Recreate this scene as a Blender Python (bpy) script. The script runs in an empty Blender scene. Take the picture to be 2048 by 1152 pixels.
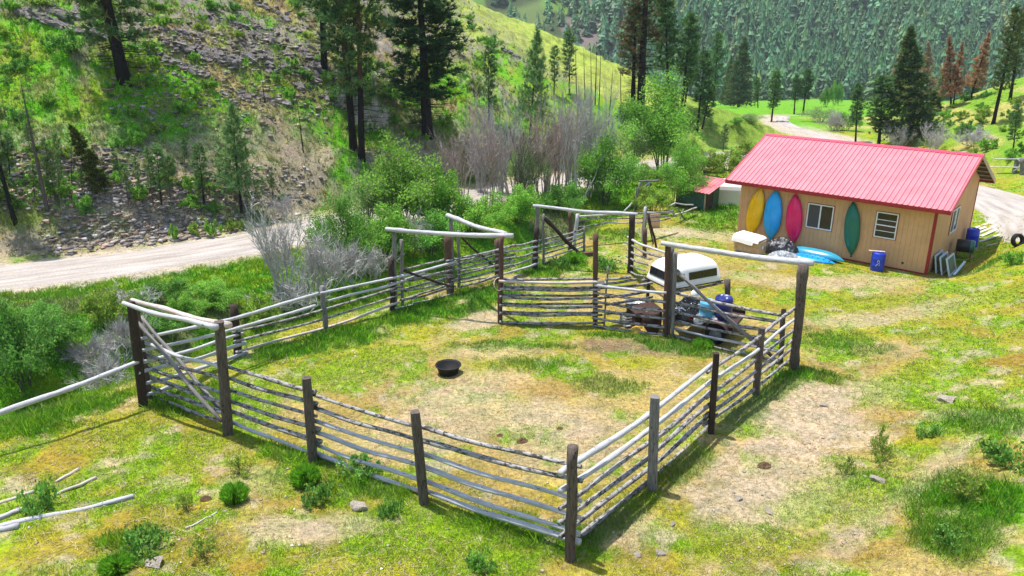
import bpy, math, random
import numpy as np
from mathutils import Vector, Matrix
PI = math.pi
SC = bpy.context.scene
COL = SC.collection

# ------------------------------------------------------------------ camera, sky, sun, exposure
CAM_Z, PITCH, FPX = 10.7, math.radians(19.29), 1541.0     # focal length in pixels of a 2048 wide frame
cam = bpy.data.cameras.new('camera'); cam_ob = bpy.data.objects.new('camera', cam); COL.objects.link(cam_ob)
cam_ob.location = (0, 0, CAM_Z); cam_ob.rotation_euler = (PI/2 - PITCH, 0, 0)
cam.sensor_width = 36; cam.lens = 36*FPX/2048; cam.clip_start = 0.1; cam.clip_end = 4000
SC.camera = cam_ob
SUN_TO = Vector((-0.24, 0.15, 1.0)).normalized()          # direction towards the sun
w = bpy.data.worlds.new('World'); SC.world = w; w.use_nodes = True
nt = w.node_tree; nt.nodes.clear()
sky = nt.nodes.new('ShaderNodeTexSky'); sky.sky_type = 'NISHITA'; sky.sun_disc = False
sky.sun_elevation = math.asin(SUN_TO.z); sky.sun_rotation = math.atan2(SUN_TO.x, SUN_TO.y)
bg = nt.nodes.new('ShaderNodeBackground'); bg.inputs['Strength'].default_value = 0.15
wo = nt.nodes.new('ShaderNodeOutputWorld')
nt.links.new(sky.outputs[0], bg.inputs[0]); nt.links.new(bg.outputs[0], wo.inputs[0])
sun = bpy.data.lights.new('sun', 'SUN'); sun.energy = 4.0; sun.angle = math.radians(0.6); sun.color = (1.0, 0.95, 0.87)
sun_ob = bpy.data.objects.new('sun', sun); COL.objects.link(sun_ob)
sun_ob.rotation_euler = (-SUN_TO).to_track_quat('-Z', 'Y').to_euler()
SC.view_settings.view_transform = 'Standard'; SC.view_settings.look = 'None'
SC.view_settings.exposure = 0.95; SC.view_settings.gamma = 1.0
HAZE = 0.0002
SC.cycles.max_bounces = 6; SC.cycles.diffuse_bounces = 3; SC.cycles.transparent_max_bounces = 8

# ------------------------------------------------------------------ noise
def _h(ix, iy, s):
    n = (ix.astype(np.int64)*374761393 + iy.astype(np.int64)*668265263 + s*1442695041) & 0xffffffff
    n = ((n ^ (n >> 13))*1274126177) & 0xffffffff
    n = n ^ (n >> 16)
    return (n & 0xffff)/65535.0
def vn(x, y, s=0):
    ix = np.floor(x); iy = np.floor(y); fx = x-ix; fy = y-iy
    fx = fx*fx*fx*(fx*(fx*6-15)+10); fy = fy*fy*fy*(fy*(fy*6-15)+10)
    a = _h(ix, iy, s); b = _h(ix+1, iy, s); c = _h(ix, iy+1, s); d = _h(ix+1, iy+1, s)
    return (a*(1-fx)+b*fx)*(1-fy)+(c*(1-fx)+d*fx)*fy
def fbm(x, y, f=1.0, o=4, s=0, g=0.5):
    t = 0; a = 1.0; n = 0
    for i in range(o):
        t = t + a*vn(x*f+i*17.3, y*f-i*9.1, s+i); n += a; a *= g; f *= 2.03
    return t/n
def ss(a, b, x):
    t = np.clip((x-a)/(b-a), 0, 1); return t*t*(3-2*t)
def arr(*a): return [np.atleast_1d(np.asarray(v, float)) for v in a]

# ------------------------------------------------------------------ camera rays (the calibrated view, for placing things on the ground)
SP, CP = math.sin(PITCH), math.cos(PITCH)
CAMP = np.array([0, 0, CAM_Z])
def ray(px, py):
    a, b = (px-1024)/FPX, (576-py)/FPX
    return np.array([a, CP + b*SP, -SP + b*CP])
def at_z(px, py, z):
    d = ray(px, py); return CAMP + d*((z-CAM_Z)/d[2])
def at_y(px, py, Y):
    d = ray(px, py); return CAMP + d*(Y/d[1])
def at_plane(px, py, P, n):
    d = ray(px, py); return CAMP + d*(np.dot(np.asarray(P)-CAMP, n)/np.dot(d, n))

# ------------------------------------------------------------------ terrain
HOUSE = np.array([18.32, 32.35, 0.0]); HROT = math.radians(-41.09)
HX = np.array([math.cos(HROT), math.sin(HROT), 0]); HY = np.array([-math.sin(HROT), math.cos(HROT), 0])
HLEN, HWID = 8.97, 7.68
ROADPX = [(-330, 596), (0, 557), (250, 526), (400, 504), (500, 487), (640, 457), (930, 394)]
ROAD = np.array([at_z(a, b, 0.5)[:2] for a, b in ROADPX] + [(10, 57), (21.5, 64.2)] + [tuple(at_z(a, b, c)[:2]) for a, b, c in ((1690, 287, 0), (1650, 275.5, -.1), (1605, 262, -.25), (1577, 251, -.45), (1562, 241, -.7), (1567, 232.5, -1.0))] + [(40, 106), (60, 122)])
ROAD = np.vstack([ROAD[0] + (ROAD[0]-ROAD[1])*6, ROAD])
ROADZ = np.array([0.9, 0.6, 0.5, 0.5, 0.5, 0.5, 0.5, 0.4, 0.25, 0.08, 0, -.1, -.25, -.45, -.7, -1.0, -1.7, -3.0])
assert len(ROADZ) == len(ROAD)
FENCE = np.array([(-26, -6), (-14.5, 12), (-10.1, 18.2), (-6.3, 24.0), (-2.4, 28.4), (1.1, 32.5), (6, 40), (14, 52)], float)
def pdist(x, y, P, Z=None):
    best = np.full(x.shape, 1e9); sg = np.zeros(x.shape); zz = np.zeros(x.shape); nx = np.zeros(x.shape)
    for i in range(len(P)-1):
        a, b = P[i], P[i+1]; d = b-a; L2 = d@d
        t = np.clip(((x-a[0])*d[0]+(y-a[1])*d[1])/L2, 0, 1)
        qx = a[0]+t*d[0]; qy = a[1]+t*d[1]
        r = np.hypot(x-qx, y-qy); m = r < best
        s = np.where(d[0]*(y-a[1])-d[1]*(x-a[0]) > 0, 1.0, -1.0)
        best = np.where(m, r, best); sg = np.where(m, s, sg); nx = np.where(m, qx, nx)
        if Z is not None: zz = np.where(m, Z[i]*(1-t)+Z[i+1]*t, zz)
    return best*sg, zz, nx
def smin(a, b, k):
    h = np.clip(0.5+0.5*(b-a)/k, 0, 1); return b*(1-h)+a*h-k*h*(1-h)
def smax(a, b, k): return -smin(-a, -b, k)
def house_dist(x, y):
    lx = (x-HOUSE[0])*HX[0]+(y-HOUSE[1])*HX[1]; ly = (x-HOUSE[0])*HY[0]+(y-HOUSE[1])*HY[1]
    dx = np.maximum(np.maximum(-HLEN-lx, lx), 0); dy = np.maximum(np.maximum(-ly, ly-HWID), 0)
    return np.hypot(dx, dy)
def terrain(x, y, info=False):
    x, y = arr(x, y)
    fl = np.interp(y, [-40, 0, 11.4, 18, 27, 32, 38, 70, 100, 180, 380, 460], [2.9, 2.5, 1.72, 1.24, .62, .27, 0.02, 0, -1.0, -8.2, -27, -31])
    x0 = 4.2+(y-9)*0.6
    bank = np.minimum(0.24*np.logaddexp(0, (x-x0)*1.2)/1.2, 5)*(1-ss(35, 46, y))
    fl = fl+bank*ss(-.5, 1.5, x-x0+1.5)
    lump = (fbm(x, y, 0.55, 3, 3)-.5)*0.16+(fbm(x, y, 2.2, 3, 5)-.5)*0.07
    fd, _, _ = pdist(x, y, FENCE)
    creek = np.exp(-((fd-3.6)/1.5)**2)*1.35*(1-ss(40, 50, y))
    rd, rz, rnx = pdist(x, y, ROAD, ROADZ)
    ar = np.abs(rd)
    near = 1-ss(2.0, 8.0, ar)
    z = fl*(1-near)+rz*near
    z = z-creek*ss(2.2, 4.5, ar)
    # left hill
    m = np.interp(rnx, [-20, -2, 8, 18, 30], [.60, .56, .45, .40, .36])
    up = np.maximum(rd-2.9, 0)
    z1 = rz+m*up+0.5*(1-np.exp(-up/1.2))*ss(20, 5, rnx)
    u = 31.5-x
    z2 = 0.385*u-0.55*(y-(86-.1*u))+1.0
    hill = smin(z1, z2, 2.2)
    hill = 60-np.logaddexp(0, (60-hill)/6)*6
    hm = ss(2.6, 6, rd)
    rock = rockmask(x, y, rd, rnx)
    hb = (fbm(x, y, .10, 3, 11)-.5)*1.6+(fbm(x, y, .7, 3, 12)-.5)*.28
    rg = np.abs(fbm(x*.75+y*.55, y*.75-x*.55, .45, 4, 21)-.5)*2
    hb = hb+rock*(.45*(1-rg)**2+.22*fbm(x, y, 1.3, 3, 23))
    hill = hill+hb*ss(3, 8, rd)*ss(30, 12, rnx*.6)+hb*.35*ss(3, 8, rd)
    z = np.where(rd > 2.6, smax(z, z*(1-hm)+hill*hm, .3), z)
    # right hill beyond the house
    xr = np.interp(y, [36, 50, 72, 90], [33, 33, 31.5, 33])
    rh = smin(.36*np.maximum(x-xr, 0), .36*np.maximum(x-xr, 0)-.9*(y-74)+1, 1.2)*ss(38, 50, y)
    z = z+np.maximum(rh, 0)*ss(0, 4, x-xr)
    # far mountain
    by = 388+.22*np.maximum(x-140, 0)+30*(fbm(x, y*0, .012, 2, 31)-.5)
    z = z+.48*np.logaddexp(0, (y-by)/12)*12+(fbm(x, y, .018, 3, 33)-.5)*26*ss(390, 470, y)
    z = z+lump*ss(2.0, 3.2, ar)*(1+ss(3, 12, rd)*1.5)
    # other far sides of the valley, outside the frame
    far = np.maximum(np.abs(x)-np.maximum(y, 0)*.8-90, 0); z = z+.25*np.minimum(far, 260)
    hd = house_dist(x, y); k = 1-ss(.5, 3.0, hd)
    z = z*(1-k)+(-.03+lump*.3)*k
    if info: return z, rd, rnx, fd, rock
    return z
def rockmask(x, y, rd, rnx):
    n = fbm(x, y, .11, 3, 41)
    a = ss(.46, .58, n)*ss(7, 12, rd)*ss(16, 6, rnx)
    b = ss(.42, .55, fbm(x, y, .15, 3, 43))*ss(3, 5, rd)*ss(13, 8, rd)*ss(8, 0, rnx)
    return np.clip(a+.8*b, 0, 1)
def hz(x, y): return float(terrain(x, y)[0])
_T = np.concatenate([np.arange(5, 60, .6), np.arange(60, 130, 1.5), np.geomspace(130, 900, 60)])
def hits(px, py):
    """ground points under many pixels at once"""
    px, py = arr(px, py); out = []
    for k in range(0, len(px), 3000):
        x, y = px[k:k+3000], py[k:k+3000]; b = (576-y)/FPX
        d = np.stack([(x-1024)/FPX, CP+b*SP, -SP+b*CP], -1); d = d/d[:, 1:2]; n = len(d)
        lo = np.zeros(n); hi = np.zeros(n)
        for T in (_T, None):
            if T is None: tt = lo[:, None]+(hi-lo)[:, None]*np.linspace(0, 1, 14)[None]
            else: tt = np.repeat(T[None], n, 0)
            m = tt.shape[1]; q = d[:, None, :]*tt[..., None]
            g = CAM_Z+q[..., 2]-terrain(q[..., 0].ravel(), q[..., 1].ravel()).reshape(n, m)
            neg = g <= 0; i = np.where(neg.any(1), neg.argmax(1), m-1); i = np.maximum(i, 1); r = np.arange(n)
            lo, hi = tt[r, i-1], tt[r, i]; ga, gb = g[r, i-1], g[r, i]
        t = lo+(hi-lo)*np.clip(ga/np.where(np.abs(ga-gb) < 1e-9, 1, ga-gb), 0, 1)
        P = d*t[:, None]; P[:, 2] = terrain(P[:, 0], P[:, 1]); out.append(P)
    return np.concatenate(out)
_HC = {}
def hit(px, py):
    k = (round(px, 2), round(py, 2))
    if k not in _HC: _HC[k] = hits(px, py)[0]
    return _HC[k].copy()

# ------------------------------------------------------------------ materials
def nodes(name):
    m = bpy.data.materials.new(name); m.use_nodes = True
    n = m.node_tree.nodes; l = m.node_tree.links; b = n['Principled BSDF']
    return m, n, l, b
def N(n, t, **kw):
    o = n.new(t)
    for k, v in kw.items():
        if k in o.inputs.keys(): o.inputs[k].default_value = v
        else: setattr(o, k, v)
    return o
def noise(n, l, vec, scale, detail=4, rough=.55):
    o = N(n, 'ShaderNodeTexNoise', Scale=scale, Detail=detail, Roughness=rough)
    if vec is not None: l.new(vec, o.inputs['Vector'])
    return o.outputs['Fac']
def ramp(n, l, fac, stops):
    r = n.new('ShaderNodeValToRGB'); e = r.color_ramp.elements
    while len(e) < len(stops): e.new(.5)
    for k, (p, c) in enumerate(stops):
        e[k].position = p; e[k].color = (*c, 1) if len(c) == 3 else c
    l.new(fac, r.inputs[0]); return r.outputs[0]
def mixc(n, l, fac, a, b, mode='MIX'):
    o = n.new('ShaderNodeMix'); o.data_type = 'RGBA'; o.blend_type = mode
    for s, v in ((0, fac), (6, a), (7, b)):
        if hasattr(v, 'links'): l.new(v, o.inputs[s])
        else: o.inputs[s].default_value = v if s == 0 else (*v, 1)
    return o.outputs[2]
def bump(n, l, b, h, strength, dist=.02):
    o = N(n, 'ShaderNodeBump', Strength=strength, Distance=dist); l.new(h, o.inputs['Height']); l.new(o.outputs[0], b.inputs['Normal'])
def objco(n): return n.new('ShaderNodeTexCoord').outputs['Object']
def attr(n, name):
    o = n.new('ShaderNodeAttribute'); o.attribute_name = name; return o.outputs
def simple(name, c, rough=.6, var=.25, scale=6, spec=.4, bmp=0, metal=0, stains=None):
    m, n, l, b = nodes(name)
    f = noise(n, l, objco(n), scale, 5)
    lo = [v*(1-var) for v in c]; hi = [min(1, v*(1+var)) for v in c]
    o = ramp(n, l, f, [(.3, lo), (.7, hi)])
    if stains:
        g = noise(n, l, objco(n), scale*.4, 6, .65)
        o = mixc(n, l, ramp(n, l, g, [(.5, (0, 0, 0)), (.68, (1, 1, 1))]), o, stains)
    l.new(o, b.inputs['Base Color'])
    b.inputs['Roughness'].default_value = rough; b.inputs['Specular IOR Level'].default_value = spec; b.inputs['Metallic'].default_value = metal
    if bmp: bump(n, l, b, f, bmp)
    return m
def leafmat(name, trans=.3):
    m, n, l, b = nodes(name)
    a = attr(n, 'Col')['Color']
    r = n.new('ShaderNodeObjectInfo').outputs['Random']
    v = N(n, 'ShaderNodeMapRange'); l.new(r, v.inputs[0]); v.inputs[3].default_value = .82; v.inputs[4].default_value = 1.15
    hs = N(n, 'ShaderNodeHueSaturation'); l.new(a, hs.inputs['Color']); l.new(v.outputs[0], hs.inputs['Value'])
    l.new(hs.outputs[0], b.inputs['Base Color']); b.inputs['Roughness'].default_value = .65; b.inputs['Specular IOR Level'].default_value = .2
    t = n.new('ShaderNodeBsdfTranslucent'); l.new(hs.outputs[0], t.inputs[0])
    mx = n.new('ShaderNodeMixShader'); mx.inputs[0].default_value = trans
    l.new(b.outputs[0], mx.inputs[1]); l.new(t.outputs[0], mx.inputs[2]); l.new(mx.outputs[0], n['Material Output'].inputs[0])
    return m
def polemat(name, pale, dark, blot, amount, rough=.85):
    """weathered round timber: long grain streaks, knots and bark or lichen blotches; 'loc' holds (cross, cross, along) in metres"""
    m, n, l, b = nodes(name)
    v = attr(n, 'loc')['Vector']
    rnd = n.new('ShaderNodeObjectInfo').outputs['Random']
    ad = N(n, 'ShaderNodeVectorMath', operation='ADD'); l.new(v, ad.inputs[0])
    cb = n.new('ShaderNodeCombineXYZ'); mu = N(n, 'ShaderNodeMath', operation='MULTIPLY'); l.new(rnd, mu.inputs[0]); mu.inputs[1].default_value = 37
    l.new(mu.outputs[0], cb.inputs[2]); l.new(cb.outputs[0], ad.inputs[1])
    mp = N(n, 'ShaderNodeMapping'); l.new(ad.outputs[0], mp.inputs[0]); mp.inputs['Scale'].default_value = (1, 1, .06)
    g = noise(n, l, mp.outputs[0], 70, 3)
    c = ramp(n, l, g, [(.3, dark), (.55, pale), (.8, [min(1, q*1.2) for q in pale])])
    mp2 = N(n, 'ShaderNodeMapping'); l.new(ad.outputs[0], mp2.inputs[0]); mp2.inputs['Scale'].default_value = (1, 1, .45)
    k = noise(n, l, mp2.outputs[0], 15, 4, .72)
    c = mixc(n, l, ramp(n, l, k, [(amount, (0, 0, 0)), (amount+.06, (1, 1, 1))]), c, blot)
    k2 = noise(n, l, mp2.outputs[0], 1.3, 2)
    c = mixc(n, l, ramp(n, l, k2, [(.35, (0, 0, 0)), (.75, (.55, .55, .55))]), c, dark)
    l.new(c, b.inputs['Base Color']); b.inputs['Roughness'].default_value = rough; b.inputs['Specular IOR Level'].default_value = .25
    ad2 = N(n, 'ShaderNodeMath', operation='ADD'); l.new(g, ad2.inputs[0]); l.new(k, ad2.inputs[1])
    bump(n, l, b, ad2.outputs[0], .5, .012)
    return m
def groundmat():
    m, n, l, b = nodes('ground_cover')
    a = attr(n, 'Col')['Color']; geo = n.new('ShaderNodeNewGeometry').outputs['Position']
    f1 = noise(n, l, geo, 9, 6, .7); f2 = noise(n, l, geo, 1.6, 5, .65); f3 = noise(n, l, geo, 45, 3, .7)
    c = mixc(n, l, 1.0, a, ramp(n, l, f1, [(.28, (.36, .40, .36)), (.5, (1, 1, 1)), (.72, (1.6, 1.5, 1.45))]), 'MULTIPLY')
    c = mixc(n, l, 1.0, c, ramp(n, l, f2, [(.3, (.72, .8, .8)), (.7, (1.25, 1.18, 1.1))]), 'MULTIPLY')
    c = mixc(n, l, 1.0, c, ramp(n, l, f3, [(.3, (.5, .5, .5)), (.7, (1.45, 1.45, 1.45))]), 'MULTIPLY')
    f4 = noise(n, l, geo, 6.0, 6, .75)
    c = mixc(n, l, ramp(n, l, f4, [(.55, (0, 0, 0)), (.64, (.6, .6, .6))]), c, (.31, .23, .14))
    f5 = noise(n, l, geo, 19, 4, .7)
    c = mixc(n, l, ramp(n, l, f5, [(.58, (0, 0, 0)), (.68, (.55, .55, .55))]), c, (.07, .10, .02))
    l.new(c, b.inputs['Base Color']); b.inputs['Roughness'].default_value = .95; b.inputs['Specular IOR Level'].default_value = .1
    ad = N(n, 'ShaderNodeMath', operation='ADD'); l.new(f1, ad.inputs[0]); l.new(f3, ad.inputs[1])
    bump(n, l, b, ad.outputs[0], .7, .05)
    return m
def roadmat():
    m, n, l, b = nodes('packed_dirt')
    v = attr(n, 'loc')['Vector']          # (across, along, 0) in metres
    geo = n.new('ShaderNodeNewGeometry').outputs['Position']
    sx = n.new('ShaderNodeSeparateXYZ'); l.new(v, sx.inputs[0])
    mp = N(n, 'ShaderNodeMapping'); l.new(v, mp.inputs[0]); mp.inputs['Scale'].default_value = (1, .12, 1)
    f = noise(n, l, mp.outputs[0], 2.2, 5, .6); g = noise(n, l, geo, 14, 5, .75); g2 = noise(n, l, geo, .8, 4, .6)
    c = ramp(n, l, f, [(.3, (.25, .215, .185)), (.5, (.37, .33, .295)), (.7, (.46, .42, .385))])
    c = mixc(n, l, 1, c, ramp(n, l, g, [(.3, (.75, .75, .75)), (.7, (1.2, 1.2, 1.2))]), 'MULTIPLY')
    c = mixc(n, l, ramp(n, l, g2, [(.55, (0, 0, 0)), (.8, (.45, .45, .45))]), c, (.33, .31, .16))
    l.new(c, b.inputs['Base Color']); b.inputs['Roughness'].default_value = .95; b.inputs['Specular IOR Level'].default_value = .15
    bump(n, l, b, g, .6, .04)
    return m
def rockmat(name, c1, c2, c3):
    m, n, l, b = nodes(name)
    o = objco(n); f = noise(n, l, o, 3.0, 6, .65); g = noise(n, l, o, 14, 4, .7)
    c = ramp(n, l, f, [(.3, c1), (.52, c2), (.72, c3)])
    c = mixc(n, l, 1, c, ramp(n, l, g, [(.3, (.6, .6, .6)), (.7, (1.3, 1.3, 1.3))]), 'MULTIPLY')
    l.new(c, b.inputs['Base Color']); b.inputs['Roughness'].default_value = .9
    ad = N(n, 'ShaderNodeMath', operation='ADD'); l.new(f, ad.inputs[0]); l.new(g, ad.inputs[1]); bump(n, l, b, ad.outputs[0], .8, .08)
    return m
M = {}
M['ground'] = groundmat(); M['road'] = roadmat()
M['leaf'] = leafmat('leaves', .48); M['needle'] = leafmat('needles', .32); M['grass'] = leafmat('grass_blades', .3)
M['pale'] = polemat('silvered_pole', (.53, .53, .56), (.27, .265, .27), (.06, .05, .045), .62)
M['bark'] = polemat('lichened_pole', (.40, .385, .38), (.15, .135, .13), (.04, .035, .032), .50)
M['rust'] = polemat('peeling_pole', (.58, .52, .49), (.30, .26, .23), (.55, .29, .16), .58)
M['post'] = polemat('weathered_post', (.15, .118, .098), (.04, .03, .025), (.025, .02, .018), .58)
M['dpost'] = polemat('dark_creosoted_post', (.055, .036, .028), (.018, .013, .011), (.11, .07, .05), .60)
M['rpost'] = polemat('reddish_post', (.13, .072, .055), (.06, .03, .022), (.25, .17, .13), .62)
M['gpost'] = polemat('grey_post', (.25, .235, .225), (.085, .075, .07), (.05, .042, .038), .60)
M['char'] = polemat('charred_bark', (.022, .019, .018), (.008, .007, .007), (.05, .04, .035), .62)
M['pinebark'] = polemat('pine_bark', (.13, .075, .05), (.045, .028, .022), (.02, .016, .014), .52)
def charpine():
    m = polemat('fire_scarred_pine_bark', (.17, .085, .055), (.07, .038, .028), (.02, .016, .014), .55); m.name = 'fire_scarred_pine_bark'
    n = m.node_tree.nodes; l = m.node_tree.links; b = n['Principled BSDF']; c = b.inputs['Base Color'].links[0].from_socket
    v = attr(n, 'loc')['Vector']; sx = n.new('ShaderNodeSeparateXYZ'); l.new(v, sx.inputs[0])
    ad = N(n, 'ShaderNodeMath', operation='MULTIPLY_ADD'); l.new(noise(n, l, v, 1.6, 3), ad.inputs[0]); ad.inputs[1].default_value = 5.0; l.new(sx.outputs[2], ad.inputs[2])
    mr = N(n, 'ShaderNodeMapRange'); l.new(ad.outputs[0], mr.inputs[0]); mr.inputs[1].default_value = 7.0; mr.inputs[2].default_value = 9.5
    l.new(mixc(n, l, mr.outputs[0], (.012, .010, .010), c), b.inputs['Base Color']); return m
M['scarred'] = charpine()
M['greybark'] = polemat('grey_bark', (.12, .10, .085), (.05, .042, .036), (.03, .025, .022), .6)
M['twig'] = polemat('bare_grey_twigs', (.52, .49, .47), (.32, .30, .29), (.11, .1, .09), .62)
M['twigred'] = polemat('bare_reddish_twigs', (.44, .34, .31), (.25, .19, .18), (.10, .08, .07), .62)
M['rock'] = rockmat('hill_rock', (.04, .035, .036), (.15, .13, .125), (.36, .33, .32))
M['stone'] = rockmat('pale_stone', (.24, .20, .16), (.42, .36, .29), (.58, .52, .45))

# ------------------------------------------------------------------ mesh builders
def mesh_np(name, V, F, mat, col=None, loc=None, smooth=False):
    """V (n,3); F (m,k) with k = 3 or 4"""
    V = np.asarray(V, np.float32); F = np.asarray(F, np.int32); k = F.shape[1]
    me = bpy.data.meshes.new(name)
    me.vertices.add(len(V)); me.vertices.foreach_set('co', V.ravel())
    me.loops.add(F.size); me.loops.foreach_set('vertex_index', F.ravel())
    me.polygons.add(len(F)); me.polygons.foreach_set('loop_start', np.arange(0, F.size, k, dtype=np.int32))
    if smooth: me.polygons.foreach_set('use_smooth', np.ones(len(F), bool))
    if col is not None:
        a = me.color_attributes.new('Col', 'FLOAT_COLOR', 'POINT')
        c = np.ones((len(V), 4), np.float32); c[:, :3] = col; a.data.foreach_set('color', c.ravel())
    if loc is not None:
        a = me.attributes.new('loc', 'FLOAT_VECTOR', 'POINT'); a.data.foreach_set('vector', np.asarray(loc, np.float32).ravel())
    me.update(calc_edges=True); me.validate()
    if mat: me.materials.append(mat)
    return me
class MB:
    """collects shapes for ONE mesh (mixed polygons)"""
    def __init__(s): s.V = []; s.F = []; s.L = []; s.n = 0; s.haveloc = False
    def add(s, V, F, L=None):
        V = [tuple(map(float, v)) for v in V]
        s.V += V; s.F += [tuple(i+s.n for i in f) for f in F]; s.n += len(V)
        s.L += [tuple(map(float, v)) for v in (L if L is not None else V)]
        return s
    def box(s, x0, x1, y0, y1, z0, z1):
        V = [(x, y, z) for z in (z0, z1) for y in (y0, y1) for x in (x0, x1)]
        return s.add(V, [(0, 2, 3, 1), (4, 5, 7, 6), (0, 1, 5, 4), (2, 6, 7, 3), (0, 4, 6, 2), (1, 3, 7, 5)])
    def hexa(s, P):      # 8 points: bottom ring 4, top ring 4
        return s.add(P, [(3, 2, 1, 0), (4, 5, 6, 7), (0, 1, 5, 4), (1, 2, 6, 5), (2, 3, 7, 6), (3, 0, 4, 7)])
    def bar(s, a, b, w, h, up=(0, 0, 1)):
        a = Vector(a); b = Vector(b); d = (b-a).normalized(); u = Vector(up)
        r = d.cross(u).normalized(); u = r.cross(d).normalized(); r *= w/2; u *= h/2
        return s.hexa([a-r-u, a+r-u, b+r-u, b-r-u, a-r+u, a+r+u, b+r+u, b-r+u])
    def tube(s, pts, rad, sides=10, caps=True, jit=0, rng=None):
        pts = [Vector(p) for p in pts]; n = len(pts); V = []; L = []; F = []
        t0 = (pts[1]-pts[0]).normalized(); u = t0.orthogonal().normalized(); al = 0
        for i, p in enumerate(pts):
            t = (pts[min(i+1, n-1)]-pts[max(i-1, 0)]).normalized()
            u = (u-t*u.dot(t)).normalized(); v = t.cross(u); r = rad[i] if hasattr(rad, '__len__') else rad
            if i: al += (p-pts[i-1]).length
            for k in range(sides):
                a = 2*PI*k/sides; rr = r*(1+(rng.uniform(-jit, jit) if jit else 0))
                V.append(p+u*(rr*math.cos(a))+v*(rr*math.sin(a))); L.append((r*math.cos(a), r*math.sin(a), al))
        for i in range(n-1):
            for k in range(sides):
                k2 = (k+1) % sides; F.append((i*sides+k, i*sides+k2, (i+1)*sides+k2, (i+1)*sides+k))
        if caps: F.append(tuple(range(sides-1, -1, -1))); F.append(tuple(range((n-1)*sides, n*sides)))
        return s.add(V, F, L)
    def lathe(s, prof, seg=28, c=(0, 0, 0), axis='z'):
        V = []; F = []
        for r, z in prof:
            for k in range(seg):
                a = 2*PI*k/seg; q = (r*math.cos(a), r*math.sin(a), z)
                if axis == 'x': q = (q[2], q[0], q[1])
                if axis == 'y': q = (q[0], q[2], q[1])
                V.append((q[0]+c[0], q[1]+c[1], q[2]+c[2]))
        n = len(prof)
        for i in range(n-1):
            for k in range(seg):
                k2 = (k+1) % seg; f = (i*seg+k, i*seg+k2, (i+1)*seg+k2, (i+1)*seg+k); F.append(f if axis != 'y' else f[::-1])
        return s.add(V, F)
    def mesh(s, name, mat, smooth=False, bevel=0):
        me = bpy.data.meshes.new(name); me.from_pydata(s.V, [], s.F)
        a = me.attributes.new('loc', 'FLOAT_VECTOR', 'POINT'); a.data.foreach_set('vector', np.asarray(s.L, np.float32).ravel())
        if smooth: me.polygons.foreach_set('use_smooth', np.ones(len(me.polygons), bool))
        me.update()
        if mat: me.materials.append(mat)
        return me
def link(name, me, parent=None, loc=None, rot=None, scale=None):
    o = bpy.data.objects.new(name, me); COL.objects.link(o)
    if parent is not None: o.parent = parent
    if loc is not None: o.location = loc
    if rot is not None: o.rotation_euler = rot
    if scale is not None: o.scale = scale
    return o
def tag(o, label, cat, group=None, kind=None):
    if label: o['label'] = label
    if cat: o['category'] = cat
    if group: o['group'] = group
    if kind: o['kind'] = kind
    return o
def thing(name, label, cat, loc=(0, 0, 0), rz=0, group=None):
    o = link(name, None, loc=tuple(map(float, loc)), rot=(0, 0, rz)); o.empty_display_size = .2
    return tag(o, label, cat, group)
def part(name, mb, mat, parent, smooth=False, bevel=0):
    o = link(name, mb.mesh(name, mat, smooth), parent)
    if bevel:
        b = o.modifiers.new('b', 'BEVEL'); b.width = bevel; b.segments = 2; b.limit_method = 'ANGLE'
    return o

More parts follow.
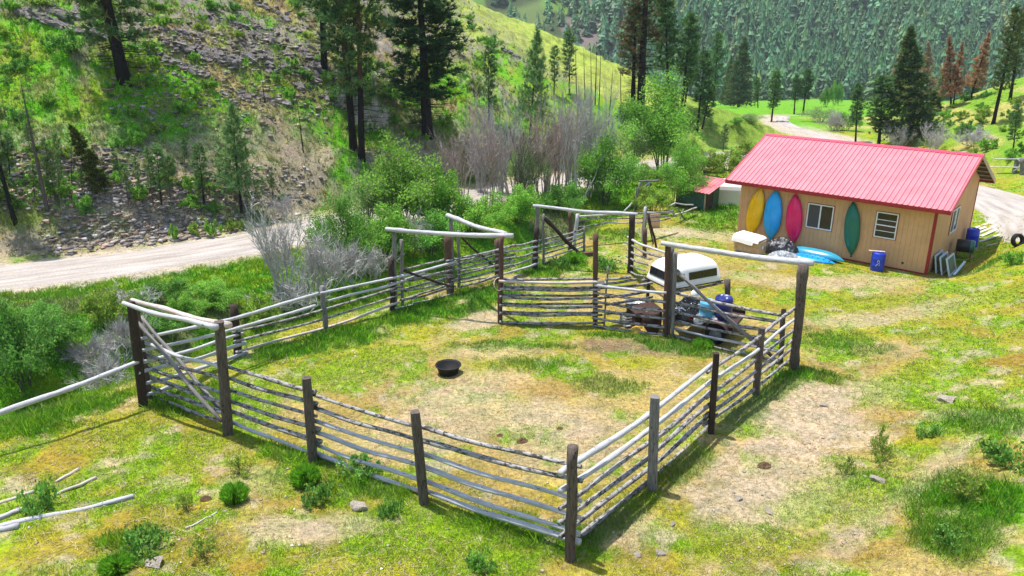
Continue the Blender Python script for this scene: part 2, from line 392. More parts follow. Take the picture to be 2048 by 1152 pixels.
# ------------------------------------------------------------------ ground sheet
def lerp(a, b, t): return a*(1-t[:, None])+b*t[:, None]
def C3(*c): return np.array(c)[None, :]
LUSH, LIME, YEL = C3(.075, .225, .006), C3(.18, .295, .010), C3(.27, .27, .018)
DRY, DIRT, RUST = C3(.37, .28, .10), C3(.42, .33, .235), C3(.26, .15, .03)
ROCKC, SCREE, DUFF = C3(.22, .195, .18), C3(.31, .245, .195), C3(.25, .17, .10)
HILLY = C3(.30, .395, .06)
PATCH = []      # ground patches
HPATCH = []
def patch(px, py, r, s, kind, ry=None, ang=0):
    p = at_z(px, py, 1.0) if py > 380 else hit(px, py)
    q = hit(px, py); PATCH.append((q[0], q[1], r, ry or r, math.radians(ang), s, kind))
for a in ((1640, 830, 1.6, .95, 'dirt', 2.9, -42), (1560, 960, 1.3, .8, 'dirt', 2.2, -40), (1500, 1010, 1.2, .6, 'dirt'), (1720, 560, 3.5, .45, 'dirt', 1.2, 10),
          (1850, 620, 2.5, .5, 'dirt', .8, 20), (1560, 560, 4, .4, 'dirt', 1.0, -25), (1420, 470, 3.0, .6, 'dirt', 1.2, -10), (1330, 465, 2, .7, 'dirt', 1.2),
          (960, 640, .8, .8, 'dirt', 1.8, -20), (1280, 690, 2.6, .9, 'litter', .8, -8), (1130, 900, 1.7, .55, 'dirt', 1.1), (960, 770, 1.8, .5, 'dirt', 1.0),
          (1100, 780, 1.3, .5, 'rust', .8), (820, 880, 1.4, .4, 'dirt'), (560, 1060, .9, .75, 'dirt', .6), (420, 1100, 1.0, .6, 'rust', .7), (300, 1050, .8, .5, 'rust'),
          (690, 1050, .8, .6, 'dirt', .4), (500, 960, .7, .55, 'dirt'), (1250, 1060, .9, .6, 'dirt', .6), (1780, 700, .9, .6, 'dirt'), (1900, 830, 1.5, .5, 'dirt', .4, -40),
          (2010, 720, .8, .8, 'rust', .5), (1780, 830, .9, .6, 'rust'), (1600, 1100, 1.4, .6, 'rust', .7), (640, 980, .5, .5, 'rust'), (200, 900, 1.2, .45, 'rust', .7), (80, 950, 1.0, .4, 'rust'),
          (1700, 640, 1.6, .55, 'dirt', .9), (1300, 520, 1.8, .4, 'dirt', .8),
          (560, 700, 1.6, 1, 'lush', 1.1, 30), (700, 670, 1.8, 1, 'lush', 1.0, 40), (850, 625, 2.2, 1, 'lush', 1.2, 40), (960, 590, 2.0, 1, 'lush', 1.2, 40), (1100, 535, 1.8, .9, 'lush'),
          (380, 800, 1.3, .8, 'lush', .9), (150, 820, 1.8, .9, 'lush', .8, 30), (60, 850, 1.2, .9, 'lush', .7), (1620, 750, 1.1, .9, 'lush', .5, -10), (1240, 1030, .9, .55, 'lush', .35, 45), (1370, 930, 1.2, .5, 'lush', .4, 50), (1490, 830, 1.4, .5, 'lush', .4, 52), (1560, 775, 1.2, .6, 'lush', .4, 50), (560, 905, 1.0, .7, 'lush', .3, -35), (760, 980, 1.0, .7, 'lush', .3, -30), (1000, 1060, 1.2, .8, 'lush', .35, -25), (1040, 690, 2.2, .6, 'lush', .35, -5), (1250, 672, 1.6, .8, 'lush', .3, -10), (950, 820, 3.0, .6, 'dirt', 1.3, -25), (1150, 840, 1.6, .5, 'dirt', 1.0), (1000, 700, 1.6, .45, 'dirt', .8), (1380, 700, 1.9, .85, 'lush', .6, -20),
          (1130, 1070, .6, .7, 'lush'), (1010, 1040, .7, .6, 'lush', .3), (1970, 1000, 1.1, 1, 'lush', 1.9, 40), (1930, 1060, .8, .8, 'lush', 1.0), (2010, 850, .9, .8, 'lush', 1.6, 30), (1800, 700, 3.5, .35, 'rust', 1.0, 35), (1720, 1060, 2.0, .6, 'dirt', .35, 40), (1880, 930, 2.0, .5, 'dirt', .35, 40),
          (1440, 420, 2.6, .9, 'lush', 3), (1420, 450, 1.6, .6, 'lush'), (1230, 470, 1.5, .6, 'lush'), (1180, 450, 1.5, .8, 'lush'), (1080, 730, 1.2, .5, 'lush', .7), (1210, 770, .9, .5, 'lush'),
          (1690, 690, 1.2, .5, 'lush', 1.4), (1960, 600, 1.8, .5, 'lime', .7, 20), (700, 980, 1.0, .45, 'lush', .5), (620, 940, .6, .6, 'lush'), (270, 1080, .6, .6, 'lush', .4),
          (330, 900, 2.0, .55, 'lime', 1.0, -20), (560, 960, 1.2, .5, 'lime', .7), (880, 1080, 1.5, .6, 'lime', .7, -20), (1700, 1000, 2.2, .6, 'lime', 1.0, 40), (1500, 1090, 1.5, .5, 'lime', .7), (1850, 760, 2.5, .6, 'lime', 1.0, 35), (1750, 600, 2.5, .4, 'lime', 1.0), (650, 760, 2.0, .6, 'lime', 1.2, 20), (760, 720, 2.2, .6, 'lime', 1.0, 40), (1890, 525, 1.6, .8, 'lush', .5, 20), (1980, 530, 1.6, .8, 'lush', .5, 20), (1010, 690, 1.0, .4, 'lush', .6)):
    patch(*a)
for (a, b, r, ry, an) in ((140, 250, 7, 3.5, -20), (320, 190, 6, 3.0, -25), (60, 180, 6, 3, -20), (150, 110, 4, 2.0, -15), (400, 215, 5, 2.0, -25), (610, 235, 5, 1.8, -35), (650, 330, 3.0, 1.6, -40), (660, 280, 4, 1.5, -40), (740, 265, 4, 1.5, -30), (600, 380, 2.5, 1.2, -10), (80, 330, 4, 1.5, 0), (930, 190, 5, 2.5, -30), (990, 215, 6, 3, -40),
        (1120, 200, 7, 3, -30), (1230, 225, 6, 3, 0), (250, 130, 3, 2, 0), (500, 300, 4, 1.0, -30), (330, 265, 6, 1.5, -20), (430, 20, 4, 2, 0), (30, 60, 5, 2.5, 0), (850, 210, 5, 1.5, 0)):
    p = hit(a, b); HPATCH.append((p[0], p[1], r, ry, math.radians(an)))
def ground_color(x, y):
    z, rd, rnx, fd, rock = terrain(x, y, True)
    n1 = fbm(x, y, .33, 4, 51); n2 = fbm(x, y, 1.1, 4, 53); n3 = fbm(x, y, 3.2, 3, 55)
    cor = ss(24, 17, np.abs(x*.6+y*.8-19-3)*1.6)*ss(11, 6, np.abs(x-1)) 
    c = lerp(np.repeat(YEL, len(x), 0), DRY, ss(.47, .66, n1*.6+n2*.4+.12*cor))
    c = lerp(c, C3(.25, .175, .03), ss(.52, .64, fbm(x, y, .5, 3, 59))*.55)
    c = lerp(c, LIME, ss(.45, .58, n2*.55+fbm(x, y, .6, 3, 57)*.45-.05*cor))
    c = lerp(c, DIRT, ss(.58, .72, n3*.5+n2*.5)*.75)
    lush = np.zeros(len(x))
    for (qx, qy, rx, ry, an, s, k) in PATCH:
        dx, dy = x-qx, y-qy; u = dx*math.cos(an)+dy*math.sin(an); v = -dx*math.sin(an)+dy*math.cos(an)
        r = np.hypot(u/rx, v/ry)+(n2-.5)*1.3+(n3-.5)*.8
        t = ss(1.25, .55, r)*s
        c = lerp(c, {'dirt': DIRT, 'rust': RUST, 'lush': LUSH, 'lime': LIME, 'litter': C3(.20, .13, .085)}[k], t)
        if k == 'lush': lush = np.maximum(lush, t)
        else: lush = lush*(1-t)
    # bank of the creek and road shoulder
    left = ss(.8, 2.0, fd+(n2-.5)*1.5)*ss(-60, -50, -y)
    g = lerp(np.repeat(LUSH, len(x), 0)*1.15, LIME, ss(.42, .6, n2))
    g = lerp(g, C3(.16, .14, .10), ss(.62, .72, n1)*.7)
    side = left*(rd < 0)*(np.abs(rd) > 1.8)
    c = lerp(c, g, side); lush = np.maximum(lush, side*.9)
    # hill on the left
    h = np.repeat(C3(.37, .285, .15), len(x), 0); h = lerp(h, C3(.30, .30, .09), ss(.5, .6, n3*.6+n2*.4)*.8)
    h = lerp(h, DUFF, ss(.45, .6, n1)*ss(18, 4, rnx))
    gr = ss(.52, .60, fbm(x, y, .13, 4, 61)*.75+n2*.25)*ss(24, 10, rnx)
    h = lerp(h, lerp(LUSH*1.25, LIME, ss(.4, .6, n2)), gr*.9)
    h = lerp(h, HILLY, ss(8, 24, rd*.5+rnx*.9)*(.75+.25*n2))
    h = lerp(h, C3(.13, .24, .02), ss(.52, .64, fbm(x, y, .2, 3, 63))*ss(5, 14, rnx)*ss(24, 9, rd)*.8)
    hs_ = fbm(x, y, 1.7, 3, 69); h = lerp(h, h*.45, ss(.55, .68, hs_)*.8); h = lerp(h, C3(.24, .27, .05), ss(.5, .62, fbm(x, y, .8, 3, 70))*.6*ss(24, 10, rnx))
    for (qx, qy, rx, ry, an) in HPATCH:
        dx, dy = x-qx, y-qy; u = dx*math.cos(an)+dy*math.sin(an); v = -dx*math.sin(an)+dy*math.cos(an)
        h = lerp(h, lerp(LUSH*1.5, LIME*1.1, ss(.42, .6, n2)), ss(1.3, .5, np.hypot(u/rx, v/ry)+(n2-.5)*1.6+(n3-.5)*1.0)*.95)
    h = lerp(h, ROCKC, rock*ss(.40, .56, n3*.5+n2*.5))
    sc = ss(11, 6, rd)*ss(2.6, 3.4, rd)*ss(4, -3, rnx)*ss(.40, .54, fbm(x, y, .3, 3, 65))
    h = lerp(h, SCREE, sc*.9)
    h = lerp(h, LUSH, ss(5.5, 3.2, rd)*ss(.52, .62, fbm(x, y, .35, 3, 67))*.8)
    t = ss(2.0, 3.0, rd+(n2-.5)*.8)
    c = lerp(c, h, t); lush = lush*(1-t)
    # verge and bare shoulder beside the road
    sh = ss(3.0, 2.0, np.abs(rd)+(n2-.5)*1.2); c = lerp(c, C3(.42, .36, .29), sh); lush = lush*(1-sh)
    # farther: meadow, right hill, mountain
    c = lerp(c, lerp(np.repeat(C3(.10, .31, .012), len(x), 0), LIME, n1*.35), ss(76, 90, y)*(rd < 0))
    c = lerp(c, lerp(np.repeat(C3(.10, .31, .012), len(x), 0), LIME, n1*.4), ss(96, 112, y))
    rh = ss(33, 37, x)*ss(46, 54, y)*ss(110, 90, y)
    c = lerp(c, lerp(np.repeat(C3(.15, .29, .02), len(x), 0), C3(.34, .33, .09), ss(.45, .6, n1)), rh)
    mt = ss(380, 420, y)
    far = lerp(np.repeat(C3(.035, .06, .022), len(x), 0), C3(.10, .15, .045), ss(.5, .62, fbm(x, y, .03, 4, 71)))
    far = lerp(far, C3(.16, .13, .13), ss(.5, .6, fbm(x, y, .022, 4, 73))*ss(110, 30, x))
    far = lerp(far, C3(.10, .20, .03), ss(.52, .6, fbm(x, y, .035, 3, 75))*ss(110, 30, x))
    c = lerp(c, far, mt); lush = lush*(1-mt)
    return c, lush, z
ang = np.concatenate([np.linspace(-40, 40, 620), np.arange(43, 318, 3.5)])*PI/180
rad = np.concatenate([[.01, .8], np.geomspace(1.6, 1500, 640)])
AA, RR = np.meshgrid(ang, rad); gx = (RR*np.sin(AA)).ravel(); gy = (RR*np.cos(AA)).ravel()
gc, gl, gz = ground_color(gx, gy)
na, nr = len(ang), len(rad)
ii, jj = np.meshgrid(np.arange(nr-1), np.arange(na), indexing='ij'); j2 = (jj+1) % na
gf = np.stack([ii*na+jj, (ii+1)*na+jj, (ii+1)*na+j2, ii*na+j2], -1).reshape(-1, 4)[:, ::-1]
ground = link('ground', mesh_np('ground', np.stack([gx, gy, gz], -1), gf, M['ground'], col=gc, smooth=True))
tag(ground, 'valley ground of green and dry yellow grass, dirt and rocky hillside', 'ground', kind='structure')

def strip(name, label, P, width, lift, seed, w2=None):
    P = np.asarray(P, float); d = np.hypot(*np.diff(P, axis=0).T); s = np.concatenate([[0], np.cumsum(d)])
    # smooth the centre line
    t = np.arange(0, s[-1], .5); X = np.interp(t, s, P[:, 0]); Y = np.interp(t, s, P[:, 1])
    k = np.ones(9)/9; pad = lambda a: np.convolve(np.pad(a, 4, 'edge'), k, 'valid'); X = pad(X); Y = pad(Y)
    tx = np.gradient(X); ty = np.gradient(Y); L = np.hypot(tx, ty); nx, ny = -ty/L, tx/L
    na = 15; V = []; Lc = []; wd = np.full(len(t), width) if w2 is None else np.interp(Y, [56, 70], [width, w2])
    for a in range(na):
        u = (a/(na-1)-.5)*2
        wv = wd/2*(1+.22*(fbm(t, t*0+np.sign(u)*9, .35, 3, seed)-.5)*2*abs(u)**3)
        x = X+nx*u*wv; y = Y+ny*u*wv
        z = terrain(x, y)+lift*(1-abs(u)**6)-.03*abs(u)**6+.03*np.cos(u*2.6*PI)*(abs(u) < .85)
        V.append(np.stack([x, y, z], -1)); Lc.append(np.stack([u*wv, t, t*0], -1))
    V = np.stack(V, 1).reshape(-1, 3); Lc = np.stack(Lc, 1).reshape(-1, 3); n = len(t)
    i, j = np.meshgrid(np.arange(n-1), np.arange(na-1), indexing='ij')
    F = np.stack([i*na+j, (i+1)*na+j, (i+1)*na+j+1, i*na+j+1], -1).reshape(-1, 4)[:, ::-1]
    o = link(name, mesh_np(name, V, F, M['road'], loc=Lc, smooth=True)); return tag(o, label, 'road', kind='structure')
strip('dirt_road', 'pale dirt road running along the foot of the hill', ROAD[:-2], 3.9, .07, 81, 1.7)
DRV = [hit(a, b)[:2] for a, b in ((2200, 470), (2060, 425), (2000, 400))] + [(28.5, 52.5), (28.5, 57)]
strip('dirt_driveway', 'wide pale dirt driveway beside the tan cabin', DRV, 5.6, .06, 83)

# ------------------------------------------------------------------ cabin
def h_local(p):
    v = np.asarray(p)-HOUSE; return np.array([v@HX, v@HY, v[2]])
def front(px, py, off=0.0):        # pixel -> cabin coordinates on the front wall plane (y = -off)
    return h_local(at_plane(px, py, HOUSE-HY*off, HY))
def side_(px, py, off=0.0):
    return h_local(at_plane(px, py, HOUSE+HX*off, HX))
W_TAN = None
def wallmat():
    m, n, l, b = nodes('tan_painted_siding')
    o = objco(n); mp = N(n, 'ShaderNodeMapping'); l.new(o, mp.inputs[0]); mp.inputs['Scale'].default_value = (1, 1, .08)
    f = noise(n, l, mp.outputs[0], 55, 4, .6); g = noise(n, l, o, .9, 5, .6)
    c = ramp(n, l, f, [(.3, (.60, .335, .165)), (.7, (.74, .44, .235))])
    c = mixc(n, l, 1, c, ramp(n, l, g, [(.3, (.85, .85, .86)), (.7, (1.1, 1.08, 1.05))]), 'MULTIPLY')
    sx = n.new('ShaderNodeSeparateXYZ'); l.new(o, sx.inputs[0])
    d = N(n, 'ShaderNodeMapRange'); l.new(sx.outputs[2], d.inputs[0]); d.inputs[1].default_value = 0; d.inputs[2].default_value = .55; d.inputs[3].default_value = .45; d.inputs[4].default_value = 0
    k = N(n, 'ShaderNodeMath', operation='MULTIPLY'); l.new(d.outputs[0], k.inputs[0]); l.new(noise(n, l, o, 4, 4), k.inputs[1])
    c = mixc(n, l, k.outputs[0], c, (.30, .22, .15))      # splashed mud along the foot of the wall
    l.new(c, b.inputs['Base Color']); b.inputs['Roughness'].default_value = .75; b.inputs['Specular IOR Level'].default_value = .3
    bump(n, l, b, f, .25, .008); return m
def roofmat():
    m, n, l, b = nodes('faded_red_metal_roofing')
    o = objco(n); g = noise(n, l, o, 1.3, 5, .6); f = noise(n, l, o, 25, 3)
    c = ramp(n, l, g, [(.3, (.47, .135, .16)), (.7, (.57, .195, .22))])
    c = mixc(n, l, ramp(n, l, f, [(.62, (0, 0, 0)), (.8, (.35, .35, .35))]), c, (.62, .32, .32))
    mp = N(n, 'ShaderNodeMapping'); l.new(o, mp.inputs[0]); mp.inputs['Scale'].default_value = (1, .07, .07)
    c = mixc(n, l, ramp(n, l, noise(n, l, mp.outputs[0], 9, 5, .65), [(.5, (0, 0, 0)), (.75, (.5, .5, .5))]), c, (.40, .16, .15))      # rain streaks down the sheets
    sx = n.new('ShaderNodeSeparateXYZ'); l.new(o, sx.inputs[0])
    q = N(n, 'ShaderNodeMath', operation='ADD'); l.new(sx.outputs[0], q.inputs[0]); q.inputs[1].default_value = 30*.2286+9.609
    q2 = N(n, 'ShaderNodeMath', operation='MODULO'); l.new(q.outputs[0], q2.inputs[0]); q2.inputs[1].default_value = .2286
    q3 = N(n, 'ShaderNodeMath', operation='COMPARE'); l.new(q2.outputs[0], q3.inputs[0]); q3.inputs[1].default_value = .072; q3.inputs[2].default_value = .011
    c = mixc(n, l, q3.outputs[0], c, (.30, .03, .05))      # shaded side of each rib, painted in as a dark red line
    l.new(c, b.inputs['Base Color']); b.inputs['Roughness'].default_value = .38; b.inputs['Specular IOR Level'].default_value = .6
    b.inputs['Coat Weight'].default_value = .25; b.inputs['Coat Roughness'].default_value = .3
    return m
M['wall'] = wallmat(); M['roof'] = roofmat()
M['redtrim'] = simple('dark_red_trim', (.30, .018, .022), .5, .2, 5)
M['ridge'] = simple('crimson_ridge_metal', (.52, .03, .08), .4, .15, 3, .5)
M['white'] = simple('white_vinyl', (.78, .78, .77), .4, .06, 5)
M['lumber'] = simple('raw_lumber', (.46, .36, .25), .8, .25, 9)
M['deck'] = simple('dark_sheathing', (.07, .055, .045), .85, .3, 6)
M['concrete'] = simple('concrete', (.30, .28, .26), .9, .2, 8, .2, .3)
def glassmat():
    m, n, l, b = nodes('dark_window_glass')
    b.inputs['Base Color'].default_value = (.012, .013, .016, 1); b.inputs['Roughness'].default_value = .06; b.inputs['Specular IOR Level'].default_value = .6
    return m
M['glass'] = glassmat()
M['screen'] = simple('grey_insect_screen', (.07, .065, .065), .55, .1, 60)
house = thing('cabin', 'tan board cabin with pinkish red ribbed metal roof and kayaks on its wall', 'cabin', HOUSE, HROT)
OF, OG, HE, HR = .525, .591, 3.06, 4.87
def roof_z(y): return HE+(HR-HE)*(y+OF)/(HWID/2+OF) if y < HWID/2 else HE+(HR-HE)*(HWID+OF-y)/(HWID/2+OF)
# grooved siding: boards with narrow recessed joints
def siding(n0, n1, top, fn):
    mb = MB(); u = n0; p = .203; g = .014; dep = .012
    V = []; x = n0; pts = []
    while x < n1-1e-6:
        e = min(x+p, n1); pts += [(x, 0), (e-g, 0), (e-g, dep), (e, dep)]; x = e
    # split where the gable peaks
    for a, b in zip(pts[:-1], pts[1:]):
        q = [fn(a[0], a[1], 0), fn(b[0], b[1], 0), fn(b[0], b[1], top(b[0])), fn(a[0], a[1], top(a[0]))]
        mb.add(q, [(0, 1, 2, 3)])
    return mb
tz = lambda y: roof_z(y)-.10
part('wall', siding(-HLEN, 0, lambda x: tz(0), lambda x, d, z: (x, d, z)), M['wall'], house)
part('wall', siding(0, HWID, tz, lambda y, d, z: (-d, y, z)), M['wall'], house)
part('wall', siding(0, HWID, tz, lambda y, d, z: (-HLEN+d, HWID-y, z)), M['wall'], house)
part('wall', siding(-HLEN, 0, lambda x: tz(HWID), lambda x, d, z: (-HLEN-x, HWID-d, z)), M['wall'], house)
part('foundation', MB().box(-HLEN+.03, -.03, .03, HWID-.03, -.4, .0), M['concrete'], house)
x0r, x1r = OG-10.2, OG
def rib_sheet(front_side):
    mb = MB(); pr = []
    x = x0r; k = 0
    while x < x1r-.01:
        pr += [(x, 0), (x+.018, .026), (x+.05, .026), (x+.068, 0), (x+.13, 0), (x+.138, .006), (x+.16, .006), (x+.168, 0)]; x += .2286
    pr.append((x1r, 0)); n = len(pr)
    y0, y1 = (-OF, HWID/2) if front_side else (HWID+OF, HWID/2)
    V = [(a, y0, HE+b) for a, b in pr]+[(a, y1, HR+b) for a, b in pr]
    return mb.add(V, [(i, i+1, n+i+1, n+i) if front_side else (i+1, i, n+i, n+i+1) for i in range(n-1)])
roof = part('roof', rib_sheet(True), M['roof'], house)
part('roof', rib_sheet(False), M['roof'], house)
for s in (0, 1):                       # boarding and purlins under the sheets
    y0, y1 = (-OF+.02, HWID/2) if s == 0 else (HWID+OF-.02, HWID/2)
    a0, a1 = HE-.012, HR-.012
    P = [(x0r+.03, y0, a0-.02), (x1r-.03, y0, a0-.02), (x1r-.03, y1, a1-.02), (x0r+.03, y1, a1-.02)]
    mb = MB().hexa(P+[(p[0], p[1], p[2]+.016) for p in P]); part('roof_boarding', mb, M['deck'], house)
    mb = MB()
    for k in range(6):
        t = .06+k*.175; y = y0+(y1-y0)*t; z = a0+(a1-a0)*t-.045
        mb.box(x0r+.05, x1r-.05, y-.045, y+.045, z-.04, z+.018)
    part('purlins', mb, M['lumber'], house)
# fascia, rake boards and ridge cap
part('fascia', MB().box(x0r, x1r, -OF-.025, -OF, HE-.17, HE-.004), M['redtrim'], house)
part('fascia', MB().box(x0r, x1r, HWID+OF, HWID+OF+.025, HE-.17, HE-.004), M['redtrim'], house)
for xx in (x1r, x0r-.03):
    for s in (0, 1):
        y0, y1 = (-OF-.02, HWID/2) if s == 0 else (HWID+OF+.02, HWID/2)
        P = [(xx, y0, HE-.17), (xx+.03, y0, HE-.17), (xx+.03, y1, HR-.16), (xx, y1, HR-.16)]
        part('rake_board', MB().hexa(P+[(p[0], p[1], p[2]+.205) for p in P]), M['ridge'] if s == 0 else M['lumber'], house)
mb = MB(); dz = .19*(HR-HE)/(HWID/2+OF)
mb.add([(x0r-.05, HWID/2-.19, HR-dz+.034), (x1r+.05, HWID/2-.19, HR-dz+.034), (x1r+.05, HWID/2, HR+.04), (x0r-.05, HWID/2, HR+.04), (x1r+.05, HWID/2+.19, HR-dz+.034), (x0r-.05, HWID/2+.19, HR-dz+.034),
        (x0r-.05, HWID/2-.19, HR-dz+.004), (x1r+.05, HWID/2-.19, HR-dz+.004)], [(0, 1, 2, 3), (3, 2, 4, 5), (6, 7, 1, 0)])
part('ridge_cap', mb, M['ridge'], house)
for (xa, xb, ya, yb, mm) in ((-.10, .02, -.022, 0, 'redtrim'), (-.002, .022, 0, .10, 'redtrim'), (-.002, .022, HWID-.10, HWID+.02, 'redtrim'), (-HLEN-.02, -HLEN+.09, -.022, 0, 'wall'), (-HLEN-.022, -HLEN, 0, .09, 'wall')):
    part('corner_board', MB().box(xa, xb, ya, yb, .02, HE-.16+.2*(ya > 1)), M[mm], house)
part('base_board', MB().box(-HLEN, -.10, -.014, -.002, -.02, .05), M['redtrim'], house)
def window(kind, P0, P1, plane):
    """P0 lower-left, P1 upper-right in wall coordinates (u, z); plane maps (u, out, z) to cabin coordinates"""
    (u0, z0), (u1, z1) = P0, P1
    def bx(mb, a, b, o0, o1, c, d):
        P = [plane(x, o, z) for z in (c, d) for o in (o0, o1) for x in (a, b)]
        return mb.add(P, [(0, 2, 3, 1), (4, 5, 7, 6), (0, 1, 5, 4), (2, 6, 7, 3), (0, 4, 6, 2), (1, 3, 7, 5)])
    wd = link('window', None, house); f = .05
    tr = MB()      # dark red surround
    for a in ((u0-.025, u0, z0-.025, z1+.025), (u1, u1+.025, z0-.025, z1+.025), (u0, u1, z0-.025, z0), (u0, u1, z1, z1+.025)): bx(tr, a[0], a[1], 0, .03, a[2], a[3])
    part('surround', tr, M['redtrim'], wd)
    fr = MB()
    for a in ((u0, u0+f, z0, z1), (u1-f, u1, z0, z1), (u0+f, u1-f, z0, z0+f), (u0+f, u1-f, z1-f, z1)): bx(fr, a[0], a[1], 0, .05, a[2], a[3])
    um = (u0+u1)/2; zm = (z0+z1)/2
    if kind == 'slider': bx(fr, um-.025, um+.035, .004, .045, z0+f, z1-f)
    else:
        bx(fr, u0+f, u1-f, .004, .045, zm-.03, zm+.02)
        for z in (z0+(z1-z0)*.27, z0+(z1-z0)*.70): bx(fr, u0+f, u1-f, .004, .03, z-.014, z+.014)
    part('frame', fr, M['white'], wd)
    if kind == 'slider':
        part('pane', bx(MB(), u0+f, um-.025, .002, .012, z0+f, z1-f), M['screen'], wd)
        part('pane', bx(MB(), um+.035, u1-f, .002, .012, z0+f, z1-f), M['glass'], wd)
    else:
        part('pane', bx(MB(), u0+f, u1-f, .002, .012, z0+f, z1-f), M['glass'], wd)
fplane = lambda u, o, z: (u, -o, z); splane = lambda u, o, z: (o, u, z)
window('slider', (-5.545, 1.226), (-4.324, 2.408), fplane)
window('grid', (-2.432, 1.316), (-1.504, 2.49), fplane)
sA = side_(1896.5, 469); sB = side_(1919.5, 411.6)
window('slider', (sA[1], sA[2]), (sB[1], sB[2]), splane)
vent = front(1805, 526); part('vent_hole', MB().lathe([(0, -.02), (.045, -.02), (.055, 0), (.055, .01)], 14, (vent[0], 0, vent[2]), 'y'), M['deck'], house)

# ------------------------------------------------------------------ kayaks
def plastic(name, c, rough=.32): return simple(name, c, rough, .12, 3, .5, .05)
def kayak(name, label, A, B, halfw, depth, mat, keel=.03, group=None, flat=False, deckside=None):
    """hull from A to B (cabin coordinates), belly towards -y, or up when flat"""
    A, B = np.asarray(A, float), np.asarray(B, float); mid = (A+B)/2; L = np.linalg.norm(B-A); d = (B-A)/L
    out = np.array([0, -1, 0.]) if not flat else np.array([0, 0, 1.])
    out = out-d*(out@d); out /= np.linalg.norm(out); sd = np.cross(d, out)
    R = lambda p: HOUSE+HX*p[0]+HY*p[1]+np.array([0, 0, p[2]])
    root = thing(name, label, 'kayak', R(mid), 0, group)
    ns, nc = 41, 25; V = []; F = []
    for i in range(ns):
        s = -1+2*i/(ns-1); k = 1-abs(s)**2.5; wv = 1.06*halfw*max(k, .012)**.95; dv = depth*max(1-abs(s)**3.2, .03)
        for j in range(nc):
            a = PI*j/(nc-1); cx = math.cos(a); sy = math.sin(a)**.75
            r = sy*dv+keel*math.exp(-(cx/.10)**2)*(1-abs(s)**6)+keel*.5*(math.exp(-((abs(cx)-.55)/.07)**2))*(1-abs(s)**3)
            p = mid+d*(s*L/2)+sd*(cx*wv)+out*(r+.06*abs(s)**4*0)
            V.append(R(p)-R(mid))
    for i in range(ns-1):
        for j in range(nc-1): F.append((i*nc+j, i*nc+j+1, (i+1)*nc+j+1, (i+1)*nc+j))
    # far side (deck), gently crowned
    nb = len(V)
    for i in range(ns):
        s = -1+2*i/(ns-1); k = 1-abs(s)**2.15; wv = halfw*max(k, .012)**.92
        for j in range(5):
            cx = 1-j*.5; V.append(R(mid+d*(s*L/2)+sd*(cx*wv)-out*(.07*(1-cx*cx)*max(k, 0)))-R(mid))
    for i in range(ns-1):
        for j in range(4): F.append((nb+i*5+j+1, nb+i*5+j, nb+(i+1)*5+j, nb+(i+1)*5+j+1))
    part('hull', MB().add(V, F), mat, root, smooth=True)
    gw = MB()
    for s in (-1, 1):
        pts = [tuple(R(mid+d*(q*L/2)+sd*(s*halfw*max(1-abs(q)**2.15, .012)**.92))-R(mid)) for q in np.linspace(-.97, .97, 30)]
        gw.tube(pts, .014, 6)
    part('seam', gw, mat, root, smooth=True)
    for q in (-.985, .985):
        tg = MB()
        c = R(mid+d*(q*L/2))-R(mid); e = R(mid+d*(q*L/2*1.04)+out*.03)-R(mid); tg.tube([tuple(c), tuple(e)], .012, 6)
        part('grab_handle', tg, M['deck'], root)
    return root
M['kyellow'] = plastic('yellow_plastic', (.92, .50, .006)); M['kblue'] = plastic('sky_blue_plastic', (.008, .38, .95))
M['kpink'] = plastic('magenta_plastic', (.80, .005, .13)); M['kgreen'] = plastic('dark_green_plastic', (.006, .15, .11))
M['kteal'] = plastic('teal_plastic', (.025, .26, .38)); M['kbright'] = plastic('bright_blue_plastic', (.008, .27, .80), .3)
G = 'kayaks hanging on the cabin wall'
for (a, b, hw, m, col) in (((1522, 376), (1500, 467), 14.5, 'kyellow', 'bright yellow'), ((1552, 380), (1540, 476), 16.5, 'kblue', 'sky blue'), ((1591, 388), (1586, 484), 15.5, 'kpink', 'magenta pink'), ((1706.5, 403), (1702.5, 507), 15, 'kgreen', 'dark green')):
    A, B = front(*a, .12), front(*b, .12); A[1] = -.10; B[1] = -.10; A, B = A+(A-B)*.01, B+(B-A)*.045
    wm = np.linalg.norm(front((a[0]+b[0])/2+hw, (a[1]+b[1])/2, .2)-front((a[0]+b[0])/2-hw, (a[1]+b[1])/2, .2))/2
    kayak('kayak', col+' kayak hung upright on the tan cabin wall', A, B, wm, .24, M[m], group=G)
    hk = thing('hanging_bracket', 'small bracket holding the %s kayak to the wall' % col, 'bracket', HOUSE+HX*B[0]+np.array([0, 0, B[2]-.02]), HROT)
    part('arm', MB().box(-.02, .02, -.2, 0, -.03, 0).box(-.02, .02, -.2, -.18, 0, .05), M['deck'], hk)
def hw(p, z=None):     # cabin coordinates -> world, on the ground when z is None
    q = HOUSE+HX*p[0]+HY*p[1]; q = q.copy(); q[2] = hz(q[0], q[1])+(z or 0) if z is None or z < 50 else 0; return q
def loc_on(px, py): return h_local(hit(px, py))
